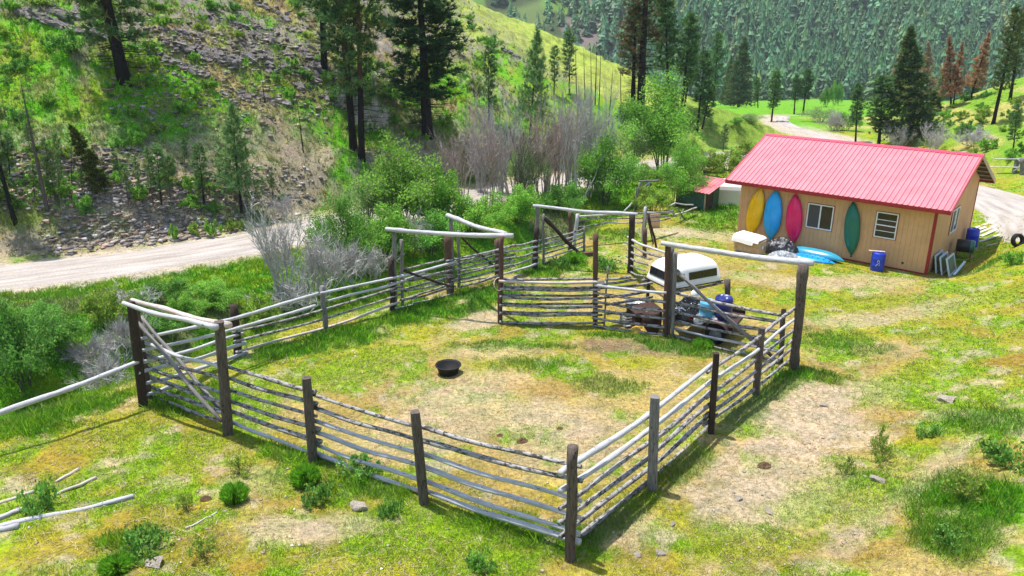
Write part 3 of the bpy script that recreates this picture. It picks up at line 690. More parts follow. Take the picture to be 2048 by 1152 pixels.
# two kayaks lying on the ground
kL, kR = loc_on(1575, 512), loc_on(1692, 527)
tk = [np.array([-6.05, -.62, .12]), np.array([-3.30, -.75, .12])]
kayak('kayak', 'teal kayak lying upside down on the ground against the cabin', tk[0], tk[1], .36, .30, M['kteal'], flat=True)
bk = kayak('kayak', 'bright blue sit-on kayak lying on the grass in front of the teal one', [-6.0, -1.42, .13], [-3.52, -1.30, .10], .40, .15, M['kbright'], keel=.012, flat=True)
mb = MB()
base = np.array(bk.location)
for i in range(9):
    for sgn in (-1, 1):
        u = -1.0+i*.25; q = HX*u+HY*(sgn*.17*(1-(u/1.3)**2))
        mb.lathe([(0, .012), (.032, .012), (.036, 0)], 10, (q[0], q[1], .155*max(0, 1-abs(u/1.25)**3)-.0))
part('scupper_hole', mb, M['deck'], bk)

# ------------------------------------------------------------------ things by the cabin wall
def barrelmesh(r, h, seg=28):
    return MB().lathe([(0, 0), (r*.93, 0), (r*.98, .02), (r, .06), (r*1.0, h*.30), (r*1.035, h*.33), (r*1.0, h*.36), (r, h*.62), (r*1.035, h*.65), (r, h*.68), (r, h*.92), (r*.96, h*.96), (r*.90, h*.965), (r*.90, h*.995), (r*.86, h), (r*.84, h*.975), (0, h*.972)], seg)
M['bblue'] = plastic('blue_drum_plastic', (.012, .045, .52), .38); M['dblue'] = plastic('dark_blue_drum_plastic', (.012, .02, .16), .4)
M['lblue'] = plastic('light_blue_plastic', (.10, .36, .58), .5)
def barrel(label, pos, r, h, mat, rim='white', group=None, bung=True):
    b = thing('barrel', label, 'barrel', pos, random.Random(int(r*1000)).uniform(0, 6), group)
    part('body', barrelmesh(r, h), mat, b, smooth=True)
    if bung:
        part('bung', MB().lathe([(0, h+.012), (.03, h+.012), (.034, h-.03)], 12, (.16*r/.29, 0, 0)).lathe([(0, h+.012), (.03, h+.012), (.034, h-.03)], 12, (-.16*r/.29, 0, 0)), M[rim], b)
    return b
q = hit(1753, 541); b1 = barrel('blue plastic barrel with white scrawl standing before the cabin wall', q, .285, .88, M['bblue'])
sc = MB()    # white paint scrawl like an R on the side facing the camera
aa = math.atan2(-q[1], -q[0])
def onb(u, z): a = aa+u/.29; return Vector((.302*math.cos(a), .302*math.sin(a), z))
for st in ([(-.07, .30), (-.065, .40), (-.06, .52)], [(-.06, .52), (.0, .55), (.03, .50), (.0, .45), (-.05, .42)], [(-.03, .42), (.03, .34), (.06, .27)]):
    sc.tube([onb(-u, z) for u, z in st], .007, 5)
o = part('paint_scrawl', sc, M['white'], b1); b1.rotation_euler = (0, 0, 0)
pl = thing('board', 'short pale board lying across the blue barrel by the wall', 'board', (q[0]-.12, q[1]+.02, q[2]+.905), -.35)
part('plank', MB().box(-.33, .33, -.07, .07, -.012, .012), M['lumber'], pl)
q = hit(1941, 492); barrel('blue plastic barrel at the rear corner of the gable wall', q, .285, .90, M['bblue'])
q = hit(1925, 517)
ct = thing('compost_tumbler', 'dark drum with green end on a reddish stand beside the gable', 'tumbler', q, HROT+.2)
M['dkplastic'] = plastic('black_plastic', (.018, .018, .018), .45); M['kgr2'] = plastic('green_plastic', (.03, .16, .11))
part('drum', MB().lathe([(0, -.36), (.26, -.36), (.30, -.33), (.30, .33), (.26, .36)], 26, (0, 0, .62), 'x'), M['dkplastic'], ct, smooth=True)
part('end_cap', MB().lathe([(0, .40), (.24, .40), (.29, .36), (.305, .30), (.305, .20)], 26, (0, 0, .62), 'x'), M['kgr2'], ct, smooth=True)
st = MB()
for s in (-1, 1): st.tube([(-.3*s, -.34, 0), (-.28*s, 0, .62)], .02, 8).tube([(-.3*s, .34, 0), (-.28*s, 0, .62)], .02, 8)
part('stand', st, simple('rusty_red_steel', (.22, .04, .035), .6), ct)
part('feet', MB().tube([(-.45, -.36, .02), (.45, -.36, .02)], .025, 8).tube([(.1, -.36, .03), (.42, -.1, .16)], .02, 8), simple('yellow_paint', (.62, .42, .03), .5), ct)
# window sashes leaning on the gable
M['bwhite'] = simple('bluish_white_vinyl', (.55, .66, .74), .4, .08, 5); M['sglass'] = simple('dusty_pane', (.20, .23, .17), .12, .2, 3, .6)
c0 = hit(1871, 541)
for k, (dx, lab, mm) in enumerate(((.16, 'white window sash leaning directly against the gable wall', 'bwhite'), (.30, 'middle white window sash in the stack leaning on the gable', 'bwhite'), (.50, 'outermost white window sash with dusty pane in the leaning stack', 'bwhite'))):
    base = HOUSE+HX*(dx+.12*k+.1)+HY*(.55-.12*k); base[2] = hz(base[0], base[1])
    s = thing('window_sash', lab, 'window sash', base, HROT, 'spare window sashes leaning on the cabin')
    tilt = -.20-.05*k; cs, sn = math.cos(tilt), math.sin(tilt)
    tf = lambda x, y, z: (x*cs+z*sn, y, -x*sn+z*cs)
    L, H, f = 1.25, .82, .07
    fm = MB()
    for (a, b_, c, d) in ((0, f, 0, H), (L-f, L, 0, H), (f, L-f, 0, f), (f, L-f, H-f, H)):
        fm.hexa([tf(x, y, z) for z in (c, d) for x, y in ((-.03, a), (.03, a), (.03, b_), (-.03, b_))])
    part('frame', fm, M[mm], s)
    part('pane', MB().hexa([tf(x, y, z) for z in (f, H-f) for x, y in ((-.006, f), (.006, f), (.006, L-f), (-.006, L-f))]), M['sglass'], s)
p = HOUSE+HX*1.0+HY*.9; p[2] = hz(p[0], p[1])+.03
s = thing('window_frame', 'pale blue frame bar leaning low in front of the sashes', 'frame', p, HROT)
part('rail', MB().bar((0, -.5, .05), (.1, .75, .38), .09, .06), M['bwhite'], s)
# tyre on the bank
M['rubber'] = simple('black_rubber', (.007, .007, .007), .75, .3, 20)
q = hit(2033, 492)
ty = thing('tyre', 'old black tyre propped upright on the grassy bank', 'tyre', (q[0], q[1], q[2]-.03), 0); ty.scale = (.86, .86, .86)
prof = [(.20, -.085), (.24, -.11), (.30, -.115), (.335, -.095), (.35, -.04), (.35, .04), (.335, .095), (.30, .115), (.24, .11), (.20, .085), (.19, .05), (.19, -.05), (.20, -.085)]
o = part('casing', MB().lathe(prof, 32), M['rubber'], ty, smooth=True); o.location = (0, 0, .34); o.rotation_euler = (PI/2-.25, 0, .15)
tr = MB()
for k in range(36):
    a = 2*PI*k/36; tr.box(0, 0, 0, 0, 0, 0) if False else tr.bar((.352*math.cos(a), .352*math.sin(a), -.08), (.352*math.cos(a+.04), .352*math.sin(a+.04), .08), .03, .012, (math.cos(a), math.sin(a), 0))
o2 = part('tread', tr, M['rubber'], ty); o2.location = o.location; o2.rotation_euler = o.rotation_euler
# cardboard box with white sheet
M['card'] = simple('brown_cardboard', (.60, .40, .25), .85, .22, 4, .2, .15, stains=(.30, .19, .10)); M['sheet'] = simple('white_plastic_sheet', (.80, .78, .76), .35, .08, 3, .5)
c1 = loc_on(1517, 511); P = HOUSE+HX*(c1[0]-.0)+HY*c1[1]; P[2] = hz(P[0], P[1])
bxx = thing('cardboard_box', 'large battered cardboard box beside the black bag heap', 'box', P, HROT-.06)
Lb, Wb, Hb = 1.30, .62, .62
part('body', MB().hexa([(-Lb, 0, 0), (0, 0, 0), (.03, Wb, 0), (-Lb, Wb, 0), (-Lb-.03, -.02, Hb), (.0, .02, Hb-.02), (.02, Wb, Hb), (-Lb, Wb+.03, Hb+.03)]), M['card'], bxx, bevel=.02)
part('flap_seam', MB().box(-Lb+.02, -.02, -.012, -.002, Hb*.53, Hb*.55).box(-Lb*.5-.04, -Lb*.5+.05, -.016, -.004, .06, Hb*.42), M['lumber'], bxx)
part('paper_label', MB().box(.02, .04, .2, .34, .26, .40), M['white'], bxx)
def crumple(nx, ny, fx, seed, amp):
    V = []; F = []
    u, v = np.meshgrid(np.linspace(0, 1, nx), np.linspace(0, 1, ny), indexing='ij'); u = u.ravel(); v = v.ravel()
    nn = (1-np.abs(fbm(u, v, 5, 4, seed, .6)-.5)*2)*amp
    for k in range(len(u)): V.append(fx(u[k], v[k], nn[k]))
    for i in range(nx-1):
        for j in range(ny-1): F.append((i*ny+j, (i+1)*ny+j, (i+1)*ny+j+1, i*ny+j+1))
    return MB().add(V, F)
def shf(u, v, n):
    x = -Lb-.08+u*(Lb+.06); y = -.10+v*(Wb+.22); e = min(u, 1-u, v, 1-v)
    z = Hb+.03+.13*min(1, e*7)**.5+n*.06-(.26 if v < .10 else 0)*(1-v/.10)*(1 if u < .8 else .4)+.08*(1-u)
    return (x, y-(.05 if v < .1 else 0), z)
sh = thing('plastic_sheet', 'crumpled white plastic sheet draped over the cardboard box', 'sheet', P, HROT-.06)
part('sheet', crumple(40, 26, shf, 91, .6), M['sheet'], sh, smooth=True)
# black bag heap with pipe frame, and clear wrinkled plastic in front
def bagmat():
    m, n, l, b = nodes('shiny_black_plastic'); o = objco(n); f = noise(n, l, o, 7, 5, .6)
    l.new(ramp(n, l, f, [(.4, (.008, .008, .01)), (.7, (.03, .03, .035))]), b.inputs['Base Color'])
    b.inputs['Roughness'].default_value = .18; b.inputs['Specular IOR Level'].default_value = .8; bump(n, l, b, f, .9, .06); return m
M['bag'] = bagmat(); M['clear'] = simple('wrinkled_grey_plastic', (.30, .32, .34), .15, .4, 14, .9, .8)
def heap(lx, ly, hh, seed, p=2.0):
    def fx(u, v, n):
        x = (u-.5)*lx; y = (v-.5)*ly; r = min(1, (abs(u-.5)*2)**p*.9+(abs(v-.5)*2)**p*.9)
        return (x*(1+.1*n), y*(1+.1*n), hh*(1-r)**.55*(.55+.75*n)-.02)
    return crumple(40, 30, fx, seed, 1.0)
p = loc_on(1556, 510); Pb = HOUSE+HX*p[0]+HY*(p[1]+.25); Pb[2] = hz(Pb[0], Pb[1])
bg_ = thing('bag_heap', 'heap of shiny black plastic bags between box and blue kayak', 'bags', Pb, HROT)
part('plastic', heap(1.6, 1.0, .68, 95), M['bag'], bg_, smooth=True)
pf = thing('pipe_frame', 'thin black pipe frame standing in the black bag heap', 'frame', Pb, HROT)
part('pipes', MB().tube([(-.5, .1, .2), (-.45, .15, .72), (.35, .1, .92), (.55, .05, .62), (.7, 0, .35)], .018, 8).tube([(.35, .1, .92), (.1, .3, .6), (-.3, .3, .75)], .014, 8), M['dkplastic'], pf)
p = loc_on(1572, 520); Pc = HOUSE+HX*p[0]+HY*(p[1]-.1); Pc[2] = hz(Pc[0], Pc[1])
tp = thing('plastic_wrap', 'wrinkled grey plastic wrap lying below the black bags', 'plastic wrap', Pc, HROT)
part('film', heap(1.5, .75, .36, 97), M['clear'], tp)
# planks and pale rubble on the bank right of the cabin
M['scrap'] = simple('bleached_lumber', (.55, .46, .38), .9, .3, 6)
for k, (a, b_, wd) in enumerate((((1951, 456), (1998, 440), .16), ((1957, 467), (2004, 447), .14), ((1962, 474), (1994, 459), .18), ((1958, 484), (2000, 470), .15), ((1972, 493), (1996, 487), .12), ((1948, 463), (1972, 455), .2))):
    A, B = hit(*a), hit(*b_); A[2] += .015+.012*(k % 3); B[2] += .02
    s = thing('plank', 'weathered scrap plank in the pile on the bank beside the gable', 'plank', A, 0, 'scrap planks on the bank')
    part('board', MB().bar((0, 0, 0), B-A, wd, .04), M['scrap'], s)

# ------------------------------------------------------------------ corral
RND = random.Random(11)
def pole(parent, A, B, r, mat, name='rail', taper=.12, bend=.012, sides=9):
    """a slightly crooked round pole from A to B (world), parent at its own location"""
    A, B = Vector(A), Vector(B); L = (B-A).length; d = (B-A)/L; u = d.orthogonal().normalized(); v = d.cross(u)
    n = max(5, int(L/.28)); o = Vector(parent.location)
    ph = [RND.uniform(0, 6.28) for _ in range(4)]; am = bend*L/3
    flip = RND.random() < .5; pts = []; rad = []
    for i in range(n+1):
        t = i/n; e = math.sin(PI*t)
        k1 = am*e*math.sin(2.3*t*PI+ph[0])+.008*math.sin(9*t+ph[2]); k2 = am*e*math.sin(1.7*t*PI+ph[1])+.008*math.sin(11*t+ph[3])
        pts.append(A+d*(L*t)+u*k1+v*k2-o-Vector((0, 0, .012*L*e)))
        tt = 1-t if flip else t
        rad.append(r*(.90 if name == 'rail' else 1)*(1+taper*(1-2*tt))*(1+RND.uniform(-.07, .07)+(.16 if RND.random() < .07 else 0)))
    return part(name, MB().tube(pts, rad, sides, jit=.05, rng=RND), mat, parent, smooth=True)
def post(parent, px, r, mat, name='post', square=False, sink=.25, base=None):
    """px = (base x, base y, top x, top y) in the photograph; stands on the ground there"""
    B = hit(px[0], px[1]) if base is None else np.asarray(base)
    T = at_y(px[2], px[3], B[1]); A = B+(B-T)/np.linalg.norm(B-T)*sink
    if not square: return pole(parent, A, T, r, mat, name, .06, .012, 12), B, T
    o = np.array(parent.location); n = 9; V = []; F = []; L = []; sides = 16
    a0 = math.atan2(B[1], B[0])+RND.uniform(-.25, .25)
    H = np.linalg.norm(T-A)
    for i in range(n+1):
        p = A+(T-A)*i/n
        for k in range(sides):
            a = 2*PI*k/sides; c, s = math.cos(a), math.sin(a); q = (abs(c)**5+abs(s)**5)**(-.2)*r*(1+RND.uniform(-.025, .025))*(1+.05*(1-i/n))
            if i == n: q *= .93
            x, y = c*q, s*q
            V.append(p+np.array([x*math.cos(a0)-y*math.sin(a0), x*math.sin(a0)+y*math.cos(a0), 0])-o); L.append((x, y, H*i/n))
    for i in range(n):
        for k in range(sides): k2 = (k+1) % sides; F.append((i*sides+k, i*sides+k2, (i+1)*sides+k2, (i+1)*sides+k))
    F.append(tuple(range(n*sides, (n+1)*sides)))
    return part(name, MB().add(V, F, L), mat, parent), B, T
def vplane(a, b, off=0.0):
    """vertical plane through two ground points seen at pixels a and b, shifted away from the camera by off metres"""
    P, Q = (hit(*a) if len(a) == 2 else np.asarray(a)), (hit(*b) if len(b) == 2 else np.asarray(b))
    n = np.array([-(Q-P)[1], (Q-P)[0], 0]); n /= np.linalg.norm(n)
    if n@P < 0: n = -n
    return P+n*off, n
def rails(parent, plane, lst, r, mats, bend=.012):
    for k, q in enumerate(lst):
        m = mats[k % len(mats)] if len(q) < 5 else q[4]
        rr = r if len(q) < 6 else q[5]
        pole(parent, at_plane(q[0], q[1], *plane), at_plane(q[2], q[3], *plane), rr, M[m], bend=bend)
def fence(label, a, name='pole_fence', cat='fence', group=None): return thing(name, label, cat, hit(*a), 0, group)
# front run, from the near-left gate to the near corner
f = fence('six-rail pole fence along the near front side of the corral', (847, 1006))
_, B0, _ = post(f, (626, 922, 612.8, 755), .098, M['post'], square=True)
_, B1, _ = post(f, (848, 1006, 830, 823), .093, M['post'], square=True)
_, B2, _ = post(f, (1140.8, 1118, 1145.6, 893), .098, M['post'])
G0 = hit(456.7, 865)
pl1 = vplane(G0, B0, .17); pl2 = vplane(B0, B1, .17); pl3 = vplane(B1, B2, .17)
rails(f, pl1, [(440, 727, 631, 783.5, 'bark', 0.052), (441, 750.5, 634, 808, 'bark', 0.052), (444, 774, 634, 832, 'bark', 0.045), (445, 796, 640, 858, 'bark', 0.053), (446, 816, 642, 883, 'bark', 0.060), (450, 837, 630, 908, 'pale', 0.047)], .055, ['bark'])
rails(f, pl2, [(620, 787, 836, 853, 'bark', 0.045), (622, 813.5, 838, 880, 'bark', 0.050), (624, 838.5, 840, 907, 'pale', 0.050), (625, 862, 842, 932, 'pale', 0.053), (628, 888.5, 842, 959.5, 'pale', 0.048), (628, 905.5, 846, 984, 'pale', 0.057)], .055, ['pale'])
rails(f, pl3, [(833, 850.5, 1163, 933, 'bark', 0.048), (836, 878.5, 1164, 962, 'bark', 0.053), (840, 906, 1163, 1001, 'pale', 0.050), (843, 932.5, 1161, 1035, 'pale', 0.053), (846, 960, 1160, 1068, 'pale', 0.052), (848, 981, 1160, 1084, 'pale', 0.065)], .06, ['pale'])
# right-hand front run
f = fence('six-rail pole fence on the right front side below the dirt patch', (1303, 978))
_, R0, _ = post(f, (1303.6, 980, 1310, 793), .096, M['gpost'], square=True)
_, R1, _ = post(f, (1421.7, 866, 1432.8, 706), .07, M['dpost'], square=True)
_, R2, _ = post(f, (1511, 789, 1524, 655), .085, M['post'], square=True)
RT = hit(1588.6, 735)
q1 = vplane(B2, R0, .17); q2 = vplane(R0, R1, .17); q3 = vplane(R1, R2, .13); q4 = vplane(R2, RT, .13)
def spl(plA, plB, x0, y0, x1, y1, m, r):     # one long pole over two bays
    pole(f, at_plane(x0, y0, *plA), at_plane(x1, y1, *plB), r, M[m])
for (a, b_, c, d, m, r) in ((1121, 947, 1434, 720, 'pale', .06), (1120, 982, 1434, 753, 'pale', .058), (1119, 1017, 1432, 774, 'bark', .056), (1119, 1045, 1431, 799, 'bark', .056), (1120, 1073, 1430, 819, 'bark', .054), (1158, 1074, 1428, 843, 'bark', .058)): spl(q1, q2, a, b_, c, d, m, r)
for (a, b_, c, d, m, r) in ((1414, 745, 1600, 608, 'bark', .05), (1413, 769, 1600, 630, 'pale', .05), (1412, 795, 1598, 650, 'bark', .048), (1410, 816, 1594, 671, 'bark', .048), (1409, 833, 1592, 689, 'bark', .05), (1407, 851, 1590, 708, 'bark', .048)): spl(q3, q4, a, b_, c, d, m, r)
# near-left gate: frame with two overhead beams, and the gate itself
f = fence('tall gate frame of two dark posts with double overhead beams at the near-left corner', (286, 809), 'gate_frame', 'gate frame')
_, L0, TL = post(f, (287, 810, 262, 602), .11, M['dpost'], square=True)
_, L1, TR_ = post(f, (456.7, 868, 438, 643), .112, M['post'], square=True)
bp = vplane(L0, L1, -.14); bp2 = vplane(L0, L1, .16)
pole(f, at_plane(247, 606.5, *bp), at_plane(433, 654, *bp), .058, M['pale'], 'beam')
pole(f, at_plane(264, 600, *bp2), at_plane(459, 651, *bp2), .066, M['rust'], 'beam')
g = thing('pole_gate', 'six-rail pole gate with crossed diagonal braces hung in the near-left frame', 'gate', hit(300, 797))
post(g, (300, 796, 274, 619), .065, M['post'], 'stile', square=True, sink=0, base=hit(300, 800)+np.array([0, 0, .06]))
gp = vplane(hit(300, 800), L1, .10); gf_ = vplane(hit(300, 800), L1, -.02); gb_ = vplane(hit(300, 800), L1, .2)
rails(g, gp, [(284, 684, 445, 735, 'pale', .05), (287, 708, 446, 757, 'bark', .05), (292, 733, 448, 785, 'bark', .052), (295, 751, 450, 806, 'bark', .058), (299, 772, 451, 825, 'bark', .055), (302, 791, 452, 845, 'bark', .045)], .05, ['bark'])
pole(g, at_plane(267, 633, *gf_), at_plane(442, 842, *gf_), .052, M['gpost'], 'brace')
pole(g, at_plane(282, 633, *gb_), at_plane(440, 816, *gb_), .048, M['gpost'], 'brace')
# creek-side run
f = fence('long pole fence of silvered rails along the brushy creek', (651, 661))
_, K0, _ = post(f, (477, 710, 467, 610), .12, M['dpost'])
_, K1, _ = post(f, (651.5, 662, 644, 572), .085, M['gpost'])
_, K2, _ = post(f, (785.5, 622, 782, 518), .10, M['dpost'])
k1 = vplane(L0, K0, -.1); k2 = vplane(K0, K1, -.14); k3 = vplane(K1, K2, -.12)
def two(fr, A, B, a, b_, c, d, m, r, name='rail'): return pole(fr, at_plane(a, b_, *A), at_plane(c, d, *B), r, M[m], name)
for v in ((280, 678, 636, 586.5, 'pale', .055), (283, 702, 630, 611.5, 'pale', .055)): two(f, k1, k2, *v)
for v in ((277, 726, 486, 666, 'pale', .055), (277, 746, 490, 685, 'pale', .06), (284, 769, 494, 705, 'pale', .058), (289, 791, 345, 772, 'pale', .055)): two(f, k1, k1, *v)
for v in ((465, 665, 803, 572, 'bark', .045), (468, 684, 802, 588, 'bark', .045), (472, 704, 798, 605, 'rust', .05)): two(f, k2, k3, *v)
K3 = hit(900.6, 588); k4 = vplane(K2, K3, -.12)
for v in ((641, 586, 912, 523, 'pale', .055), (658, 601, 850, 547, 'pale', .05)): two(f, k3, k4, *v)
two(f, k1, k1, 0, 828, 284, 719, 'pale', .07) if False else None
le = thing('fallen_rail', 'long silvered rail slanting down from the gate post towards the creek bushes', 'rail', hit(0, 840))
eA = at_plane(-60, 847, *vplane(L0-np.array([4.2, 5.0, 0]), L0, -.1)); eB = at_plane(286, 719, *vplane(L0-np.array([4.2, 5.0, 0]), L0, -.1))
pole(le, eA, eB, .072, M['pale'])
# creek-side run, back bays
f = fence('dense back section of pole fence with dark posts by the creek thicket', (900, 587))
_, K3, _ = post(f, (900.6, 588, 895, 470), .14, M['rpost'])
_, K3b, _ = post(f, (994.5, 566, 994, 480), .10, M['rpost'])
_, K4, _ = post(f, (1068, 537, 1073.5, 454), .115, M['dpost'])
k4 = vplane(K2, K3, -.12); k5 = vplane(K3, K3b, -.13); k6 = vplane(K3b, K4, -.12)
for v in ((776, 569, 912, 538, 'bark', .045), (784, 583, 905, 552, 'bark', .05), (850, 548, 905, 550, 'bark', .035), (800, 600, 907, 566, 'bark', .05), (790, 617, 850, 604, 'pale', .04), (806, 601, 911, 572, 'bark', .045), (826, 607, 908, 587, 'pale', .04)): two(f, k4, k4, *v)
for v in ((893, 522, 1030, 490, 'bark', .048), (896, 532, 1030, 500, 'bark', .045), (898, 541, 1030, 508, 'bark', .045), (900, 553, 1028, 521, 'bark', .048), (902, 562, 1030, 531, 'bark', .045), (920, 574, 996, 551, 'bark', .05)): two(f, k5, k5, *v)
for v in ((1004, 495, 1080, 480, 'bark', .05), (1004, 504, 1079, 491.5, 'pale', .045), (1004, 519, 1082, 502, 'bark', .05), (1004, 534, 1077, 514, 'bark', .048), (1005, 548, 1077, 526.5, 'pale', .05), (1027, 553, 1055, 545, 'pale', .035)): two(f, k6, k6, *v)
def frame(label, beam, posts, r=.08):
    fr = fence(label, posts[0][:2], 'gate_frame', 'gate frame'); Bs = []
    for p in posts:
        _, B, T = post(fr, p[:4], p[4], M[p[5]]); Bs.append((B, T))
    A = at_y(beam[0], beam[1], Bs[0][0][1]); Z = at_y(beam[2], beam[3], Bs[-1][0][1]); pole(fr, A, Z, r, M['pale'], 'beam', .1, .008)
    return fr, Bs
frame('left of two pale overhead beams meeting at the alley post, on a tall thin post', (772, 458, 1026, 471.5), [(791, 618, 788.5, 462, .075, 'gpost'), (999.6, 647, 1002.5, 473, .085, 'rpost')])
fr = fence('short overhead beam slanting from a grey post down to the alley post', (905, 582), 'gate_frame', 'gate frame')
_, Bp, Tp = post(fr, (905.5, 582, 901.5, 437), .075, M['gpost'])
pole(fr, at_y(895, 431, Bp[1]), at_y(1012, 467.5, hit(999.6, 647)[1]+.1), .08, M['pale'], 'beam', .1, .008)
for (lab, st, br, fr_) in (('narrow gate stile with a dark brace swung against the creek fence, nearer one', (805, 616, 802.7, 479), (807, 541, 908, 574), (805, 616)),
                      ('narrow gate stile with a thin brace folded on the back fence beside the reddish post', (918, 576, 916.5, 461), (920, 472, 988, 532), (918, 576))):
    g = thing('pole_gate', lab, 'gate', hit(*fr_)); _, Bq, Tq = post(g, st, .06, M['gpost'], 'stile', sink=.03)
    pq = vplane(Bq, hit(br[2], br[3]+25), -.03) ; pole(g, at_plane(br[0], br[1], *pq), at_plane(br[2], br[3], *pq), .045, M['dpost'], 'brace')
    for k in range(3): pole(g, at_plane(st[2], st[3]+60+k*22, *pq), at_plane(st[2]+85, st[3]+60+k*22-20+k*2, *pq), .04, M['bark'])
# far gate frame with its opened gate
fr, Bs = frame('far gate frame with long pale beam between a grey and a thick dark post', (1066, 411, 1275, 429), [(1073.5, 534, 1075, 415, .08, 'gpost'), (1260, 546, 1264.6, 429, .125, 'dpost')], .075)
g = thing('pole_gate', 'seven-rail pole gate with dark diagonal brace standing open at the far frame', 'gate', hit(1087, 530))
_, Gb, _ = post(g, (1087, 530, 1087, 428), .055, M['gpost'], 'stile', sink=0)
_, Gc, _ = post(g, (1168, 508, 1169, 453), .05, M['gpost'], 'stile', sink=0)
gp = vplane(Gb, Gc, .07); gpf = vplane(Gb, Gc, -.05)
for k in range(7):
    t = k/6; pole(g, at_plane(1084, 480+56*t, *gp), at_plane(1170, 457+51*t, *gp), .042, M[['bark', 'pale', 'bark'][k % 3]])
pole(g, at_plane(1090, 436, *gpf), at_plane(1160, 508, *gpf), .085, M['dpost'], 'brace')
# alley panel between the two tall posts (doubled rails) and the panel beside it
f = fence('pole panel with doubled rails between two tall posts in mid corral', (1190, 650))
_, A1, _ = post(f, (1190.5, 652, 1191.5, 468), .085, M['rpost'])
A0 = hit(999.6, 647); pb = vplane(A0, A1, .13); pf_ = vplane(A0, A1, -.13)
Z = lambda x, y: (980+x/4.8, 450+y/4.8)
for (x0, y0, x1, y1, bk_) in ((100, 516, 1050, 511, 1), (85, 540, 1100, 546, 0), (110, 590, 1050, 596, 1), (95, 610, 1060, 621, 0), (110, 665, 1050, 672, 1), (92, 692, 1070, 706, 0), (110, 752, 1040, 750, 1), (88, 770, 1080, 786, 0), (105, 830, 1040, 837, 1), (90, 846, 1080, 863, 0), (92, 931, 1090, 937, 0)):
    a, b_ = Z(x0, y0), Z(x1, y1); pole(f, at_plane(*a, *(pb if bk_ else pf_)), at_plane(*b_, *(pb if bk_ else pf_)), .046 if bk_ else .052, M['bark' if bk_ or y0 > 760 else 'rust' if y0 < 600 else 'bark'])
rp = MB(); c = hit(1001, 646); o = np.array(f.location)     # loop of rope round the post
loop = [tuple(at_y(1000+10*math.cos(t)-2, 568+13*math.sin(t), A0[1]-.16+.2*math.cos(t*1.0+.5))-o) for t in np.linspace(0, 2*PI, 24)]
part('rope', rp.tube(loop, .016, 6), simple('old_rope', (.46, .40, .30), .9), f, smooth=True)
f = fence('six-rail pole panel ending at the brown beam post in front of the trailer', (1330, 669))
A2 = hit(1330, 672); pf_ = vplane(A1, A2, -.14)
for (x0, y0, x1, y1) in ((1000, 575, 1692, 651), (990, 648, 1688, 738), (985, 733, 1682, 825), (990, 812, 1678, 900), (985, 890, 1674, 978), (985, 968, 1668, 1050)):
    a, b_ = Z(x0, y0), Z(x1, y1); pole(f, at_plane(*a, *pf_), at_plane(*b_, *pf_), .053, M['pale' if y0 < 600 else 'bark'])
post(f, (1207.5, 651, 1216, 533), .03, M['gpost'], 'post')
# right gate frame
fr, Bs = frame('tall gate frame with long overhead beam between a brown and a thick grey post', (1323, 485.5, 1627, 526.5), [(1330, 672, 1337, 487, .085, 'rpost'), (1588.6, 738, 1607, 529, .128, 'post')], .085)
Bq = Bs[0][0]; pole(fr, Bq+np.array([.14, .12, -.2]), at_y(1345.5, 489, Bq[1]+.12), .07, M['gpost'], 'post', .05, .01)
g = thing('pole_gate', 'six-rail pole gate with long diagonal braces hung in front of the trailer', 'gate', hit(1344, 677))
_, S0, _ = post(g, (1344.5, 676, 1351.5, 506), .06, M['gpost'], 'stile', sink=0)
_, S1, _ = post(g, (1562, 728, 1567, 619), .07, M['post'], 'stile', sink=0)
gp = vplane(S0, S1, .10); gq = vplane(S0, S1, -.04); gr_ = vplane(S0, S1, .20)
rails(g, gp, [(1348, 585, 1564, 630.5, 'bark', .055), (1346, 604, 1556, 644, 'bark', .055), (1345, 623, 1560, 665, 'bark', .055), (1344, 640, 1558, 682, 'bark', .05), (1343, 655, 1560, 702, 'pale', .048), (1342, 669.5, 1558, 722, 'bark', .046)], .05, ['bark'])
pole(g, at_plane(1348, 538, *gq), at_plane(1504, 680, *gq), .05, M['gpost'], 'brace'); pole(g, at_plane(1354, 540, *gr_), at_plane(1515, 690, *gr_), .05, M['gpost'], 'brace')
pole(g, at_plane(1505, 672, *gr_), at_plane(1560, 728, *gr_), .05, M['post'], 'brace')
# stall behind: rails to the topper, the short post at its right corner and the small back panel
f = fence('dark-railed pole fence running under the white truck topper', (1454, 668))
_, T1, _ = post(f, (1454.6, 668, 1454.6, 559), .085, M['post'])
pr = vplane(hit(1207, 652), hit(1300, 636), .0)
for (a, b_) in (((1110, 526), (1350, 498)), ((1080, 568), (1400, 524)), ((1060, 606), (1560, 557)), ((1050, 700), (1560, 630)), ((1110, 762), (1560, 690)), ((1120, 852), (1560, 800))):
    a, b_ = Z(*a), Z(*b_); pole(f, at_plane(*a, *pr), at_plane(*b_, *pr), .05, M['bark'])
f = fence('short six-rail pole panel between the far dark post and the topper', (1262, 545))
ps = vplane(Bs[0][0]+np.array([0, 0, 0]), hit(1260, 546), .0); P1 = hit(1260, 546); ps = (P1-np.array([0, .15, 0]), ps[1])
ps = vplane(P1-np.array([.0, .16, 0]), Bq+np.array([.6, 2.2, 0]), 0)
for (a, b_, c, d) in ((1255.5, 474, 1336, 507), (1254.5, 486.5, 1322, 514), (1254.5, 499, 1300, 519), (1253, 512, 1296, 530), (1252, 526, 1290, 541), (1252, 540, 1290, 553)): pole(f, at_plane(a, b_, *ps), at_plane(c, d, *ps), .055 if b_ < 480 else .048, M['pale' if b_ < 480 else 'bark'])
